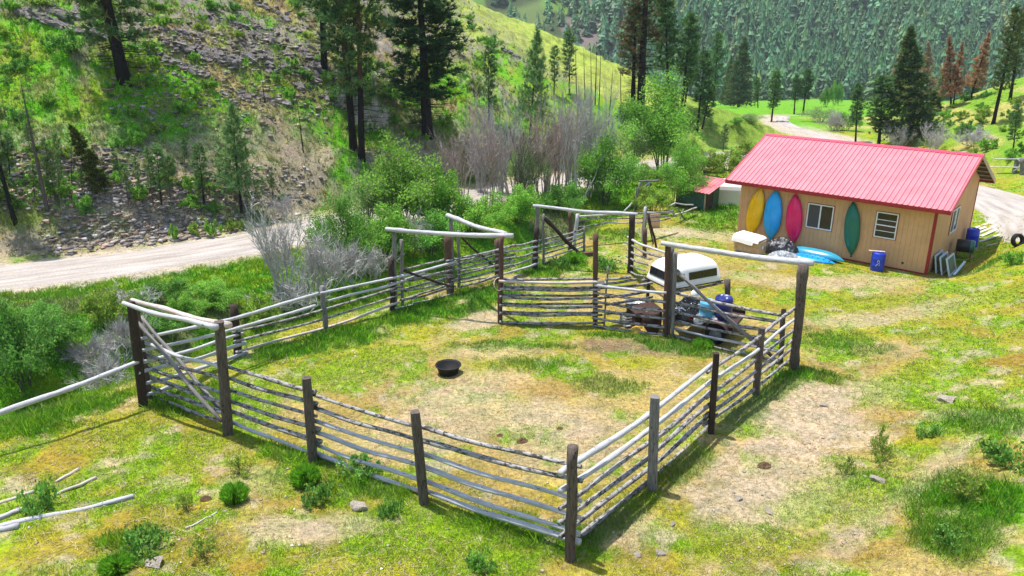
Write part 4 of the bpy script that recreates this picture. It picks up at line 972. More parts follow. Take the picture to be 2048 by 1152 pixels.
# back fence, leaning posts and the old frame by the coop
f = fence('low back fence of crooked rails behind the far gate', (1141, 508))
post(f, (1140, 510, 1141, 424), .10, M['rpost']); _, Z0, _ = post(f, (1148, 494, 1155, 428), .085, M['pale'])
pz = vplane(hit(1157, 492), hit(1284, 480), 0); pz2 = vplane(hit(1284, 480), hit(1350, 462), 0)
for v in ((1154, 433, 1232, 427, 'pale', .045), (1155, 442, 1205, 434.5, 'bark', .045), (1200, 435, 1284, 436, 'bark', .04), (1157, 454.5, 1215, 445, 'bark', .045), (1210, 445, 1283, 445, 'rust', .04)): two(f, pz, pz, *v)
f = fence('leaning grey and dark posts with rails on the far side of the yard', (1289, 515))
post(f, (1284, 481, 1291, 414), .075, M['pale']); post(f, (1288, 480, 1293, 412), .06, M['gpost']); post(f, (1289, 516, 1290, 457), .10, M['rpost']); post(f, (1313, 494, 1296, 428), .055, M['dpost']); post(f, (1307, 487, 1294, 432), .04, M['post'])
for v in ((1274, 427, 1347, 421.5, 'gpost', .05), (1294, 425, 1347, 424, 'pale', .055), (1283, 436, 1350, 430.5, 'bark', .045), (1283, 445, 1340, 437, 'bark', .04), (1345, 420, 1349, 433, 'bark', .04)): two(f, pz2, pz2, *v)
f = fence('weathered pole frame standing in the shrubs left of the coop', (1268, 424), 'old_gateway', 'gateway')
post(f, (1269, 424, 1280, 365), .06, M['gpost']); post(f, (1272, 414, 1274, 374), .05, M['gpost']); _, ZZ, _ = post(f, (1281, 405, 1281, 361), .06, M['gpost'])
pv = vplane(hit(1269, 424), hit(1330, 418), 0)
for v in ((1279, 362, 1318, 361, 'gpost', .06), (1280, 380, 1299, 364, 'pale', .045), (1300, 363, 1296, 376, 'rust', .05), (1247, 424, 1267, 403, 'pale', .06), (1268, 389, 1272, 420, 'dpost', .05), (1376, 360, 1460, 363, 'pale', .05)): two(f, pv, pv, *v)
f = fence('loose poles propped crosswise beside the coop', (1365, 425), 'propped_poles', 'poles')
pv = vplane(hit(1365, 440), hit(1400, 424), 0)
for v in ((1347, 430, 1393, 415, 'rust', .05), (1354, 415, 1371, 440, 'gpost', .04), (1367, 418, 1360, 438, 'gpost', .04), (1350, 406, 1386, 410, 'pale', .045), (1340, 411, 1350, 406, 'pale', .04)): two(f, pv, pv, *v)
f = fence('jack-leg rail fence by a stump at the right edge of the yard', (2025, 345))
post(f, (2028, 346, 2036, 318), .16, M['gpost']); post(f, (2045, 348, 2046, 316), .18, M['gpost'])
pv = vplane(hit(1975, 348), hit(2050, 348), 0)
for v in ((1978, 334, 2050, 334, 'pale', .045), (1990, 318, 2060, 317, 'pale', .045), (2026, 343, 2046, 330, 'pale', .05), (2036, 318, 2050, 334, 'pale', .05)): two(f, pv, pv, *v)
f = fence('grey rail lying on bushes behind the cabin ridge', (1900, 330), 'rail', 'rail')
pv = vplane(hit(1880, 330), hit(1960, 334), 0); two(f, pv, pv, 1888, 308, 1935, 303, 'pale', .06)

# ------------------------------------------------------------------ truck topper on its rail
TZ = 2.12
C0, C1, C2 = at_z(1342.5, 579, TZ), at_z(1448, 559.5, TZ), at_z(1259, 558, TZ)
tx, ty_ = C1-C0, C2-C0; Lx, Ly = np.linalg.norm(tx), np.linalg.norm(ty_)
ex = tx/Lx; ey = np.array([-ex[1], ex[0], 0])          # long side, short side (made square)
Ly = float(ty_@ey)
top = thing('truck_topper', 'white truck topper resting on poles above the junk trailer', 'truck topper', C0, math.atan2(ex[1], ex[0]))
def tshell():
    mb = MB(); lev = [(0, 0), (.0, .08), (.02, .12), (.10, .50), (.15, .60), (.25, .68), (.42, .74), (.65, .775)]; V = []; F = []; ns = 44
    for ins, z in lev:
        a, b_ = Lx/2-ins*1.0, Ly/2-ins*.8
        e = 9 if z < .13 else (6 if z < .6 else 4.5)
        for k in range(ns):
            t = 2*PI*k/ns; c, s = math.cos(t), math.sin(t); q = (abs(c)**e+abs(s)**e)**(-1/e)
            V.append((Lx/2+a*c*q, Ly/2+b_*s*q, z))
    n = len(lev)
    for i in range(n-1):
        for k in range(ns): F.append((i*ns+k, i*ns+(k+1) % ns, (i+1)*ns+(k+1) % ns, (i+1)*ns+k))
    V.append((Lx/2, Ly/2, .785)); F += [((n-1)*ns+k, (n-1)*ns+(k+1) % ns, n*ns) for k in range(ns)]
    return mb.add(V, F)
M['fibre'] = simple('white_fibreglass', (.76, .74, .71), .35, .06, 2, .5, .05)
part('shell', tshell(), M['fibre'], top, smooth=True)
def slopewin(u0, u1, z0, z1, side, n):
    """window lying on the sloping side; u along it"""
    ins = lambda z: .02+.08*(z-.12)/.38
    def P(u, z, o):
        if side == 'x': return (u, ins(z)*.8-o, z)
        return (ins(z)*1.0-o, u, z)
    wn = link('window', None, top)
    fr = MB(); f = .022
    def slab(mb, a, b_, c, d, o0, o1): return mb.hexa([P(a, c, o0), P(b_, c, o0), P(b_, c, o1), P(a, c, o1), P(a, d, o0), P(b_, d, o0), P(b_, d, o1), P(a, d, o1)])
    for v in ((u0-f, u0, z0-f, z1+f), (u1, u1+f, z0-f, z1+f), (u0, u1, z0-f, z0), (u0, u1, z1, z1+f)): slab(fr, *v, -.01, .018)
    part('frame', fr, M['dkplastic'], wn)
    part('pane', slab(MB(), u0, u1, z0, z1, -.005, .008), M['glass'], wn)
    br = MB()
    for k in range(1, n): a = u0+(u1-u0)*k/n; slab(br, a-.012, a+.012, z0, z1, .0, .013)
    if n > 1: part('divider', br, M['dkplastic'], wn)
slopewin(.26, .54, .23, .43, 'x', 1); slopewin(.78, Lx-.34, .23, .44, 'x', 2); slopewin(.28, Ly-.28, .22, .44, 'y', 4)
part('edge_trim', MB().box(.02, Lx-.02, .0, .02, -.05, 0).box(0, .02, .02, Ly-.02, -.05, 0), M['dkplastic'], top)
part('roof_rail', MB().tube([(.5, Ly*.75, .75), (.55, Ly*.75, .87), (1.35, Ly*.72, .87), (1.5, Ly*.72, .72)], .014, 8), M['gpost'], top)
sup = thing('support_pole', 'bark pole carrying the right side of the white topper', 'pole', C0)
pole(sup, C0-ex*.25+ey*.06-np.array([0, 0, .11]), C1+ex*.12+ey*.06-np.array([0, 0, .11]), .055, M['bark'])
pole(sup, C0-ex*.1+ey*(Ly-.08)-np.array([0, 0, .11]), C1+ex*.1+ey*(Ly-.08)-np.array([0, 0, .11]), .055, M['bark'])
for (u, v_) in ((.15, Ly-.08), (Lx-.1, Ly-.08), (.1, .06)):
    p = C0+ex*u+ey*v_; pole(sup, np.array([p[0], p[1], hz(p[0], p[1])-.2]), p-np.array([0, 0, .13]), .06, M['dpost'], 'leg')
# trailer and junk below
tq = hit(1400, 690)[2]; tb = at_z(1350, 636, tq+.55); te = at_z(1466, 658, tq+.55); TL_ = float(np.hypot(*(te-tb)[:2])); trz = math.atan2(te[1]-tb[1], te[0]-tb[0]); tb[2] = tq-.02
trl = thing('utility_trailer', 'low dark flatbed trailer loaded with junk behind the pole gate', 'trailer', tb, trz)
M['rustm'] = simple('rusted_steel', (.045, .022, .017), .8, .4, 8, .3, .2)
part('bed', MB().box(0, TL_, 0, 1.5, .48, .57).box(0, TL_, -.04, 0, .46, .62).box(0, TL_, 1.5, 1.54, .46, .68), M['dpost'] if False else M['rustm'], trl)
for yy in (-.12, 1.66):
    wv = link('wheel', None, trl, loc=(TL_*.74, yy, .33))
    part('tyre', MB().lathe([(.20, -.08), (.25, -.10), (.31, -.095), (.335, -.05), (.335, .05), (.31, .095), (.25, .10), (.20, .08), (.20, -.08)], 28, (0, 0, 0), 'y'), M['rubber'], wv, smooth=True)
    part('rim', MB().lathe([(0, -.05), (.08, -.06), (.10, -.03), (.19, -.02), (.205, -.07), (.205, .07)], 24, (0, 0, 0), 'y'), M['gpost'] if False else simple('grey_steel_rim', (.22, .22, .22), .5), wv, smooth=True)
    part('fender', MB().add([(TL_*.74+.42*math.cos(a), yy+s*.12, .33+.42*math.sin(a)) for a in np.linspace(.15, PI-.15, 12) for s in (-1, 1)], [(2*i, 2*i+1, 2*i+3, 2*i+2) for i in range(11)]), M['rustm'], trl)
def px_tr(px, py, z=.6): return at_z(px, py, tb[2]+z)
def on_tr(x, y, z=.6):
    a = trl.rotation_euler.z; return np.array([tb[0]+x*math.cos(a)-y*math.sin(a), tb[1]+x*math.sin(a)+y*math.cos(a), tb[2]+z])
b_ = barrel('light blue plastic bucket-like drum on the junk trailer', px_tr(1414, 640), .27, .66, M['lblue'], bung=False)
b_ = barrel('dark blue drum standing at the back of the junk trailer', px_tr(1444, 644), .28, .86, M['dblue'])
j = thing('jug', 'white plastic jug on top of the heap in the trailer', 'jug', px_tr(1389, 596, 1.12))
part('body', MB().lathe([(0, 0), (.12, 0), (.13, .03), (.13, .2), (.06, .28), (.035, .30), (.035, .34), (0, .34)], 18), M['white'], j, smooth=True)
part('cap', MB().lathe([(.04, .33), (.04, .37), (0, .37)], 14), M['dkplastic'], j)
for (lab, x, y, z, a, b2, c, mm, sd) in (('heap of black junk bags in the trailer under the topper', 1380, 630, .58, 1.0, .9, .55, 'bag', 101), ('crumpled grey tarpaulin on the near trailer edge', 1412, 643, .58, .75, .35, .3, 'clear', 103),
                                ('red and white cloth bundle at the trailer end', 1441, 649, .58, .55, .4, .3, 'redc', 105), ('dark red cloth lying on the trailer below the braces', 1374, 637, .58, .5, .3, .22, 'redc', 107)):
    if 'redc' not in M: M['redc'] = simple('red_cloth', (.45, .02, .03), .8, .5, 5, .2, .3)
    k_ = .65 if mm == 'redc' else 1; t_ = thing('cloth_heap', lab, 'heap', px_tr(x, y, z), 0); part('heap', heap(a*k_, b2*k_, c*k_, sd), M[mm], t_)
t_ = thing('cloth_heap', 'pile of white rags beside the red bundle on the trailer', 'heap', px_tr(1428, 647, .58)); part('heap', heap(.3, .3, .24, 109), M['white'], t_)
t_ = thing('engine_parts', 'pile of shiny grey machine parts in the trailer', 'parts', px_tr(1362, 634, .62)); rr = random.Random(3); mb = MB()
for k in range(26):
    p = Vector((rr.uniform(-.35, .45), rr.uniform(-.2, .2), rr.uniform(0, .3))); d = Vector((rr.uniform(-1, 1), rr.uniform(-1, 1), rr.uniform(-.4, .8))).normalized()*rr.uniform(.06, .2); mb.tube([p, p+d], rr.uniform(.012, .04), 8)
M['chrome'] = simple('worn_bright_metal', (.55, .55, .55), .3, .3, 8, .5, metal=.9)
part('pipes', mb, M['chrome'], t_)
# left part of the junk: plywood box, drum, crate, yellow cloth
p = hit(1318, 668)+np.array([0, .55, 0]); p[2] = hz(p[0], p[1])
pb_ = thing('plywood_bin', 'rusty brown bin standing behind the pole panel under the topper', 'bin', p, .25)
part('body', MB().box(-.75, .2, 0, .8, .02, .6), M['rustm'], pb_, bevel=.02); part('lid', MB().box(-.8, .25, -.05, .85, .6, .64), M['rustm'], pb_)
p = hit(1302, 668); p = p+np.array([0, .2, 0]); p[2] = hz(p[0], p[1]); dr = barrel('rust brown metal drum behind the pole panel', p, .29, .72, M['rustm'], 'chrome')
p = hit(1292, 655)+np.array([-.25, .9, 0]); p[2] = hz(p[0], p[1]); wt = thing('wash_tub', 'round grey metal tub among the junk left of the topper post', 'tub', p+np.array([0, 0, .35])); part('body', MB().lathe([(0, 0), (.30, 0), (.36, .35), (.38, .36), (.36, .36), (.29, .03), (0, .03)], 26), M['clear'], wt, smooth=True)
p = hit(1252, 662)+np.array([.0, .25, 0]); p[2] = hz(p[0], p[1])
M['crate'] = simple('grey_plastic', (.33, .35, .38), .5, .15, 4)
for k, (dx, dy, rz, lab) in enumerate(((0, 0, .3, 'grey wire-sided crate tipped behind the pole panel'), (.62, .15, -.1, 'second grey crate next to the tipped one behind the pole panel'))):
    cr = thing('crate', lab, 'crate', p+np.array([dx, dy, .02]), rz, 'grey crates behind the pole panel'); mb = MB(); X, Y, H = .55, .38, .34
    for a in (0, X):
        for b2 in (0, Y): mb.box(a-.015, a+.015, b2-.015, b2+.015, 0, H)
    for z in (.02, .09, .16, .23, H-.02):
        mb.box(0, X, -.01, .01, z-.015, z+.015).box(0, X, Y-.01, Y+.01, z-.015, z+.015).box(-.01, .01, 0, Y, z-.015, z+.015).box(X-.01, X+.01, 0, Y, z-.015, z+.015)
    part('body', mb, M['crate'], cr); part('base', MB().box(0, X, 0, Y, 0, .015), M['crate'], cr)
p = hit(1280, 668)+np.array([0, .12, 0]); p[2] = hz(p[0], p[1]); t_ = thing('cloth_heap', 'yellow and pale cloth heap low behind the pole panel', 'heap', p)
part('heap', heap(.6, .4, .25, 111), simple('yellow_cloth', (.62, .40, .08), .8, .5, 4), t_)
# black rubber feed tub
q = hit(897, 747)
tub = thing('feed_tub', 'round black rubber feed tub standing in the corral', 'tub', q)
part('body', MB().lathe([(0, 0), (.24, 0), (.27, .02), (.33, .23), (.36, .25), (.365, .27), (.345, .275), (.32, .25), (.255, .04), (0, .035)], 40), M['rubber'], tub, smooth=True)
part('rim', MB().lathe([(.35, .262), (.375, .268), (.375, .285), (.35, .29), (.345, .275), (.35, .262)], 40), M['rubber'], tub, smooth=True)
# wood block by the far gate
q = hit(1177, 512); s = thing('wood_block', 'dark squared timber block on the ground by the open far gate', 'block', q, .4); part('block', MB().box(-.3, .3, -.12, .12, -.02, .2), M['rpost'], s, bevel=.01)
# coop
q = hit(1398, 422)
cq = [hit(1352, 412), hit(1408, 421), hit(1428, 410), hit(1449, 398)]
cdir = (cq[1]-cq[0]); cdir[2] = 0; cl = np.linalg.norm(cdir); rzc = math.atan2(cdir[1], cdir[0])
co = thing('coop', 'small green-sided coop with a red metal roof in the long grass', 'coop', cq[0], rzc)
M['gwall'] = simple('faded_green_siding', (.05, .12, .09), .7, .3, 4, .3); M['oldroof'] = simple('old_red_sheet', (.58, .16, .18), .4, .25, 2, .5, stains=(.25, .10, .06))
sidem = MB()
for k in range(6): sidem.box(0, cl, -.012*(k % 2), .03, .15+k*.16, .31+k*.16)
part('wall', sidem, M['gwall'], co)
part('wall', MB().box(0, .03, .03, 1.5, 0, 1.35), M['gwall'], co); part('wall', MB().box(cl-.03, cl, .9, 1.5, 0, 1.4), M['gwall'], co); part('wall', MB().box(0, cl, 1.5, 1.53, 0, 1.6), M['gwall'], co)
part('door_opening', MB().box(cl-.05, cl-.03, .1, .9, .1, 1.2), M['deck'], co)
mb = MB(); pr = []; x = -.35
while x < cl+.3: pr += [(x, 0), (x+.03, .03), (x+.07, .03), (x+.1, 0), (x+.22, 0)]; x += .23
n = len(pr); mb.add([(a, -.35, 1.15+b2) for a, b2 in pr]+[(a, 1.7, 1.72+b2) for a, b2 in pr], [(i, i+1, n+i+1, n+i) for i in range(n-1)])
part('roof', mb, M['oldroof'], co)
part('corner_post', MB().box(cl-.03, cl+.04, -.03, .04, 0, 1.2), M['lumber'], co)
cv = thing('calf_hutch', 'white curved-top plastic hutch standing behind the coop', 'hutch', cq[2], rzc+.55)
prof = [(0, 0), (0, .95), (.05, 1.15), (.2, 1.33), (.45, 1.42), (.9, 1.48), (1.35, 1.4), (1.5, 1.2), (1.55, 0)]
n = len(prof); V = [(x, a, z) for x in (0, 1.5) for a, z in prof]
F = [(i, i+1, n+i+1, n+i) for i in range(n-1)]+[tuple(range(n-1, -1, -1)), tuple(range(n, 2*n))]
part('shell', MB().add(V, F), M['fibre'], cv)
part('front_hood', MB().box(-.06, -.0, .1, .75, .75, 1.25), M['fibre'], cv)
q = hit(1309, 455); s = thing('cardboard_sheet', 'pale brown board leaning on the posts beyond the yard', 'board', q, .3); part('board', MB().box(-.3, .3, -.02, .02, 0, .75), M['card'], s)
# red survey stake across the road
q = hit(652, 402); s = thing('marker_stake', 'thin reddish marker stake leaning beside the road', 'stake', q); pole(s, q, at_y(646, 377, q[1]), .05, simple('faded_red_paint', (.55, .16, .09), .7), 'stake')

# ------------------------------------------------------------------ trees, shrubs, rocks
class TB:
    """numpy collector for many small triangles or quads with colours"""
    def __init__(s): s.V = []; s.C = []; s.k = None
    def add(s, V, C): s.V.append(V.reshape(-1, 3)); s.C.append(np.repeat(C, V.shape[1], 0)); s.k = V.shape[1]
    def mesh(s, name, mat):
        V = np.concatenate(s.V); C = np.concatenate(s.C); F = np.arange(len(V)).reshape(-1, s.k)
        return mesh_np(name, V, F, mat, col=C)
def unit(v): return v/np.maximum(np.linalg.norm(v, axis=-1, keepdims=True), 1e-9)
def sprays(g, c, d, L, wd, K, spread):
    """K thin needles sprays (triangles) round each centre c along d"""
    n = len(c); c = np.repeat(c, K, 0); d = np.repeat(d, K, 0)
    q = unit(d*1.0+g.normal(size=(n*K, 3))*spread); sd = unit(np.cross(q, g.normal(size=(n*K, 3))))
    L = np.repeat(np.broadcast_to(L, (n,)), K)[:, None]*g.uniform(.6, 1.25, (n*K, 1)); wv = wd*g.uniform(.7, 1.3, (n*K, 1))
    return np.stack([c-sd*wv, c+sd*wv, c+q*L], 1)
def conifer(seed, H, r0, cb, R, nb, cols, L=.34, wd=.032, K=13, per=5.0, shape='pond', droop=.0, dead=18, bark='pinebark', brown=None, start=.3, spread=.75):
    g = np.random.default_rng(seed); rr = random.Random(seed); tr = MB(); n = 14
    sw = [rr.uniform(-1, 1) for _ in range(4)]
    ax = lambda t: np.array([.018*H*sw[0]*math.sin(2.2*t+sw[1]), .018*H*sw[2]*math.sin(2.0*t+sw[3]), t*H])
    base = ax(0); axs = lambda t: ax(t)-np.array([base[0], base[1], 0])
    tr.tube([axs(t) for t in np.linspace(-.02, 1, n)], [r0*(1.25 if i == 0 else 1)*(1-.94*i/(n-1))**.85 for i in range(n)], 9, jit=.08, rng=rr)
    cs, ds, cc = [], [], []
    def shp(u):
        if shape == 'pond': return (.55+.75*u)*(1-u)**.55 if u > .25 else (.45+.9*u+.35*(.25-u))*(1-u)**.5
        if shape == 'fir': return (1-u)**.85
        if shape == 'column': return .75*(1-u**3)**.8
        return (1-u)**.6*(.5+.6*min(1, u*3))
    for i in range(nb):
        u = (i+rr.random())/nb; t = cb+(1-cb)*u*.985; a = rr.uniform(0, 2*PI); ln = max(.12, R*shp(u)*rr.uniform(.55, 1.12))
        el = -droop+rr.uniform(-.12, .30)+.5*u**2; p0 = axs(t); hd = np.array([math.cos(a), math.sin(a), 0]); pts = [p0]
        for k in (1, 2, 3):
            s = k/3; pts.append(p0+hd*(ln*s*math.cos(el))+np.array([0, 0, ln*s*math.sin(el)+(.12+.1*(shape == 'pond'))*ln*s*s-(.25*droop*ln*s)]))
        tr.tube(pts, [max(.008, r0*.11*(1-u*.6)*q*(.4+ln/R*.6)) for q in (1, .7, .45, .15)], 4, caps=False)
        m = max(2, int(per*ln*(1+.6*u)+1))
        for k in range(m):
            s = start+(1-start)*((k+rr.random())/m)**.8
            f = s*3; j = min(2, int(f)); q = pts[j]*(1-(f-j))+pts[j+1]*(f-j); dr = unit(pts[j+1]-pts[j])
            off = g.normal(size=3)*ln*.13*np.array([1, 1, .45]); cs.append(q+off); ds.append(unit(dr*.8+np.array([0, 0, .45])+off/ln*1.2)); cc.append(u)
    for i in range(dead):
        t = cb*rr.uniform(.35, 1.05); a = rr.uniform(0, 2*PI); ln = R*rr.uniform(.25, .6); p0 = axs(t); hd = np.array([math.cos(a), math.sin(a), 0]); el = rr.uniform(-.25, .15)
        tr.tube([p0, p0+hd*ln*.5+np.array([0, 0, ln*.5*el]), p0+hd*ln+np.array([0, 0, ln*el*.7])], [r0*.10, r0*.06, .008], 4, caps=False)
        for _ in range(3):
            s = rr.uniform(.4, .9); q = p0+hd*ln*s+np.array([0, 0, ln*s*el]); tr.tube([q, q+np.array([rr.uniform(-.3, .3), rr.uniform(-.3, .3), rr.uniform(-.1, .2)])*ln], [.012, .005], 3, caps=False)
    trunk = tr.mesh('trunk', M[bark], smooth=True)
    crown = None
    if cs:
        cs, ds, cc = np.array(cs), np.array(ds), np.array(cc)
        col = np.asarray(cols, float)[g.integers(0, len(cols), len(cs))]*g.uniform(.7, 1.3, (len(cs), 1))
        if brown is not None:
            b = (g.random(len(cs)) < brown[0]); col[b] = np.array(brown[1])*g.uniform(.7, 1.3, (b.sum(), 1))
        tb = TB(); tb.add(sprays(g, cs, ds, L, wd, K, spread), np.repeat(col, K, 0)*g.uniform(.8, 1.2, (len(cs)*K, 1))); crown = tb.mesh('crown', M['needle'])
    return dict(H=H, R=R, trunk=trunk, crown=crown)
def stand(name, label, cat, base, top, proto, group=None, H=None, halfpx=None, spin=None):
    """put a tree of prototype proto at base pixel, its axis through the pixel top (height from it unless H given)"""
    B = hit(*base) if len(base) == 2 else np.asarray(base, float)
    if top is None: ax = np.array([0, 0, 1.0])
    else:
        T = at_y(top[0], top[1], B[1]); v = T-B; Hh = np.linalg.norm(v); ax = v/Hh; H = H or Hh
    k = H/proto['H']; kr = k if halfpx is None else (halfpx/FPX*(B[1]*CP+(CAM_Z-B[2])*SP))/proto['R']
    o = link(name, None); tag(o, label, cat, group)
    q = Vector((0, 0, 1)).rotation_difference(Vector(ax)); s = RND.uniform(0, 6.28) if spin is None else spin
    o.rotation_mode = 'QUATERNION'; o.rotation_quaternion = q @ Matrix.Rotation(s, 3, 'Z').to_quaternion()
    o.location = B-ax*.12; o.scale = (kr, kr, k)
    for nm in ('trunk', 'crown'):
        if proto.get(nm): link(nm, proto[nm], o)
    return o
PINE = [(.030, .070, .020), (.040, .085, .024), (.022, .055, .020), (.055, .10, .028)]
PINE = [tuple(v*2.6 for v in c) for c in PINE]
PINEL = [(.075, .13, .035), (.06, .115, .035), (.095, .155, .045), (.05, .10, .04)]
PINEL = [tuple(v*2.5 for v in c) for c in PINEL]
FIRC = [(.028, .062, .026), (.038, .08, .028), (.05, .095, .03)]
FIRC = [tuple(v*2.5 for v in c) for c in FIRC]
OLIVE = [(.10, .105, .03), (.085, .10, .025), (.06, .085, .025)]
OLIVE = [tuple(v*2.0 for v in c) for c in OLIVE]
BROWN = [(.30, .16, .085), (.36, .21, .12), (.24, .13, .075), (.20, .12, .08)]
BROWN = [tuple(v*1.5 for v in c) for c in BROWN]
P = {}
P['big1'] = conifer(1, 19, .36, .13, 3.9, 170, PINE+OLIVE[:1], L=.42, wd=.035, per=4.8, bark='scarred', dead=26, droop=.3)
P['twinA'] = conifer(2, 19, .25, .30, 3.0, 140, PINE+PINEL[:1], L=.40, wd=.034, per=4.8, bark='scarred', dead=22, droop=.1)
P['twinB'] = conifer(3, 16, .22, .24, 3.3, 130, PINE+OLIVE[:1], L=.40, wd=.034, per=4.8, bark='scarred', dead=30, droop=.12)
P['dense'] = conifer(4, 17, .30, .17, 3.1, 190, [(.03, .085, .03), (.04, .105, .036), (.055, .13, .042), (.025, .07, .028)], L=.42, wd=.04, K=14, per=5.2, bark='char', dead=34)
P['burnt'] = conifer(5, 20, .42, .38, 3.2, 150, PINE, L=.36, wd=.034, per=4.5, bark='char', dead=60, brown=(.55, (.20, .125, .065)))
P['burnt2'] = conifer(6, 18, .30, .40, 3.0, 110, PINE[:1]+OLIVE, L=.36, wd=.034, per=4.2, bark='char', dead=60, brown=(.62, (.22, .14, .07)))
P['mid'] = conifer(7, 12, .17, .34, 1.9, 120, PINE+FIRC, L=.34, wd=.034, per=5.5, bark='char', dead=20)
P['mid2'] = conifer(8, 12, .16, .28, 2.0, 130, PINE+PINEL[:2], L=.34, wd=.034, per=5.5, bark='char', dead=20)
P['young'] = conifer(9, 7.5, .11, .18, 2.1, 130, PINEL, L=.34, wd=.026, K=12, per=5, shape='fir', bark='char', dead=10, start=.25)
P['sparse'] = conifer(10, 7, .09, .28, 1.2, 75, PINEL+PINE[:1], L=.30, wd=.028, K=11, per=6, bark='char', dead=14)
P['sparse2'] = conifer(12, 5, .07, .35, 0.9, 50, PINEL+OLIVE[:1], L=.28, wd=.026, K=11, per=6.5, bark='greybark', dead=10)
P['fir'] = conifer(13, 13, .22, .06, 3.0, 330, FIRC+OLIVE[:1], L=.36, wd=.05, K=12, per=5.0, shape='fir', droop=.18, dead=4, bark='greybark')
P['firlight'] = conifer(14, 6, .10, .05, 1.2, 150, [(.10, .14, .022), (.13, .16, .025), (.065, .10, .02)], L=.28, wd=.04, K=12, per=6, shape='column', droop=.22, dead=0, bark='greybark')
P['brown'] = conifer(15, 12, .17, .18, 2.0, 150, BROWN, L=.34, wd=.034, per=5.0, shape='fir', droop=.02, bark='char', dead=14)
P['olive'] = conifer(16, 14, .22, .30, 2.0, 120, OLIVE+PINE[:1], L=.34, wd=.034, per=4.6, bark='char', dead=34)
P['snag'] = conifer(17, 9, .10, .5, .55, 0, PINE, bark='char', dead=46)
P['snag2'] = conifer(18, 9, .09, .9, .8, 0, PINE, bark='char', dead=30)
P['ghost'] = conifer(19, 9, .12, .9, 1.3, 8, OLIVE, L=.25, wd=.02, K=7, per=2.5, bark='greybark', dead=70)
tree = lambda label, base, top, p, halfpx=None, H=None, group=None, name='pine_tree', cat='pine tree', spin=None: stand(name, label, cat, base, top, P[p], group, H, halfpx, spin)
tree('big leaning pine with charred trunk high on the left hillside', (249, 161), (215, 0), 'big1', H=19, spin=.6)
tree('tall twin pine with bare reddish upper trunk, left stem of the charred pair', (708, 300), (674, 10), 'twinA', H=19)
tree('shorter twin pine with drooping limbs, right stem of the charred pair', (724, 318), (717, 40), 'twinB', H=16)
tree('grey-trunked pine standing on the rocks behind the twin pines', (649, 143), (645, 20), 'twinB', H=17)
tree('large dense dark pine with black trunk above the road', (855, 268), (826, -150), 'dense', halfpx=118)
tree('slender sparse young pine right of the dense dark pine', (978, 248), (977, 88), 'sparse', 24)
tree('tall open young pine rising above the bare grey thicket', (1059, 285), (1075, 55), 'young', 46)
tree('small pine on the lime green slope, nearer the open young pine', (1108, 190), (1110, 88), 'sparse', 18)
tree('taller narrow pine on the lime green slope beside the black snags', (1139, 190), (1138, 55), 'sparse', 24)
for k, (b, t) in enumerate((((1154, 212), (1152, 78)), ((1170, 199), (1168, 90)), ((1182, 211), (1180, 82)), ((1190, 211), (1190, 78)), ((1198, 217), (1201, 88)), ((1242, 205), (1240, 110)))):
    tree('thin black burnt snag in the row on the lime green slope', b, t, 'snag' if k % 2 else 'snag2', group='burnt snags on the slope', name='dead_snag', cat='dead tree')
tree('lone black snag with few stubs left of the burnt pines', (1217, 252), (1223, 128), 'snag', name='dead_snag', cat='dead tree')
tree('massive burnt pine with half brown needles, the thicker of the burnt pair', (1280, 250), (1293, -30), 'burnt', H=17.5, halfpx=72)
tree('thinner burnt pine with brown crown leaning against the massive one', (1266, 240), (1271, 15), 'burnt2', halfpx=62)
tree('dark green pine just right of the burnt pair', (1338, 225), (1332, -40), 'mid', halfpx=42)
tree('tall grey green pine beyond the leafy tree right of the burnt pair', (1363, 222), (1379, 22), 'mid', 38)
tree('slim pine behind the tall grey green pine', (1369, 212), (1392, 75), 'mid2', 26)
tree('dark pine with bare lower trunk standing on the open slope', (1394, 264), (1408, 98), 'mid', 30)
tree('shorter dark pine close behind the one on the open slope', (1404, 258), (1424, 160), 'mid2', 26)
tree('tiny pine alone on the grass slope above the coop', (1446, 302), (1452, 246), 'sparse2', 13)
def far_tree(label, px, pytop, d, p, halfpx, group=None, name='pine_tree', cat='pine tree'):
    r = ray(px, 200); q = np.array([r[0]/r[1]*d, d, 0]); q[2] = hz(q[0], q[1]); T = at_y(px, pytop, d)
    return stand(name, label, cat, q, None, P[p], group, T[2]-q[2], halfpx)
far_tree('pale green bushy pine rising beyond the ridge of the slope', 1427, 62, 150, 'mid2', 26)
far_tree('broad pale fir beyond the ridge right of the bushy pine', 1478, 72, 165, 'fir', 36, name='fir_tree', cat='fir tree')
far_tree('dark fir in front of the forest above the road bend', 1455, 110, 190, 'fir', 22, name='fir_tree', cat='fir tree')
tree('young green pine on the left of the road bend', (1516, 217), (1514, 152), 'mid2', 14)
tree('taller bushy pine standing at the road bend', (1543, 243), (1554, 138), 'mid2', 25)
tree('dark pine beyond the road at the meadow edge, left of two', (1588, 228), (1594, 148), 'mid', 17)
tree('dark pine beyond the road at the meadow edge, right of two', (1606, 228), (1614, 136), 'mid', 22)
tree('large dense dark fir towering behind the cabin roof', (1819, 278), (1822, 48), 'fir', 62, name='fir_tree', cat='fir tree')
tree('broad dark pine in front of the large fir behind the roof', (1757, 296), (1769, 148), 'mid2', 46)
tree('half bare pine with brown lower limbs left of the broad one', (1711, 284), (1719, 163), 'mid', 23)
tree('small yellow green fir at the foot of the brown trees', (1864, 228), (1869, 178), 'firlight', 22, name='fir_tree', cat='fir tree')
tree('fading brown pine peeking out behind the large dark fir', (1853, 214), (1853, 84), 'brown', 23)
tree('rusty brown dead pine with full crown, left of the close pair', (1902, 212), (1900, 70), 'brown', 24)
tree('paler brown dead pine with black trunk, right of the close pair', (1906, 213), (1924, 80), 'brown', 18)
tree('orange brown dead pine standing apart on the right slope', (1941, 198), (1975, 60), 'brown', 24)
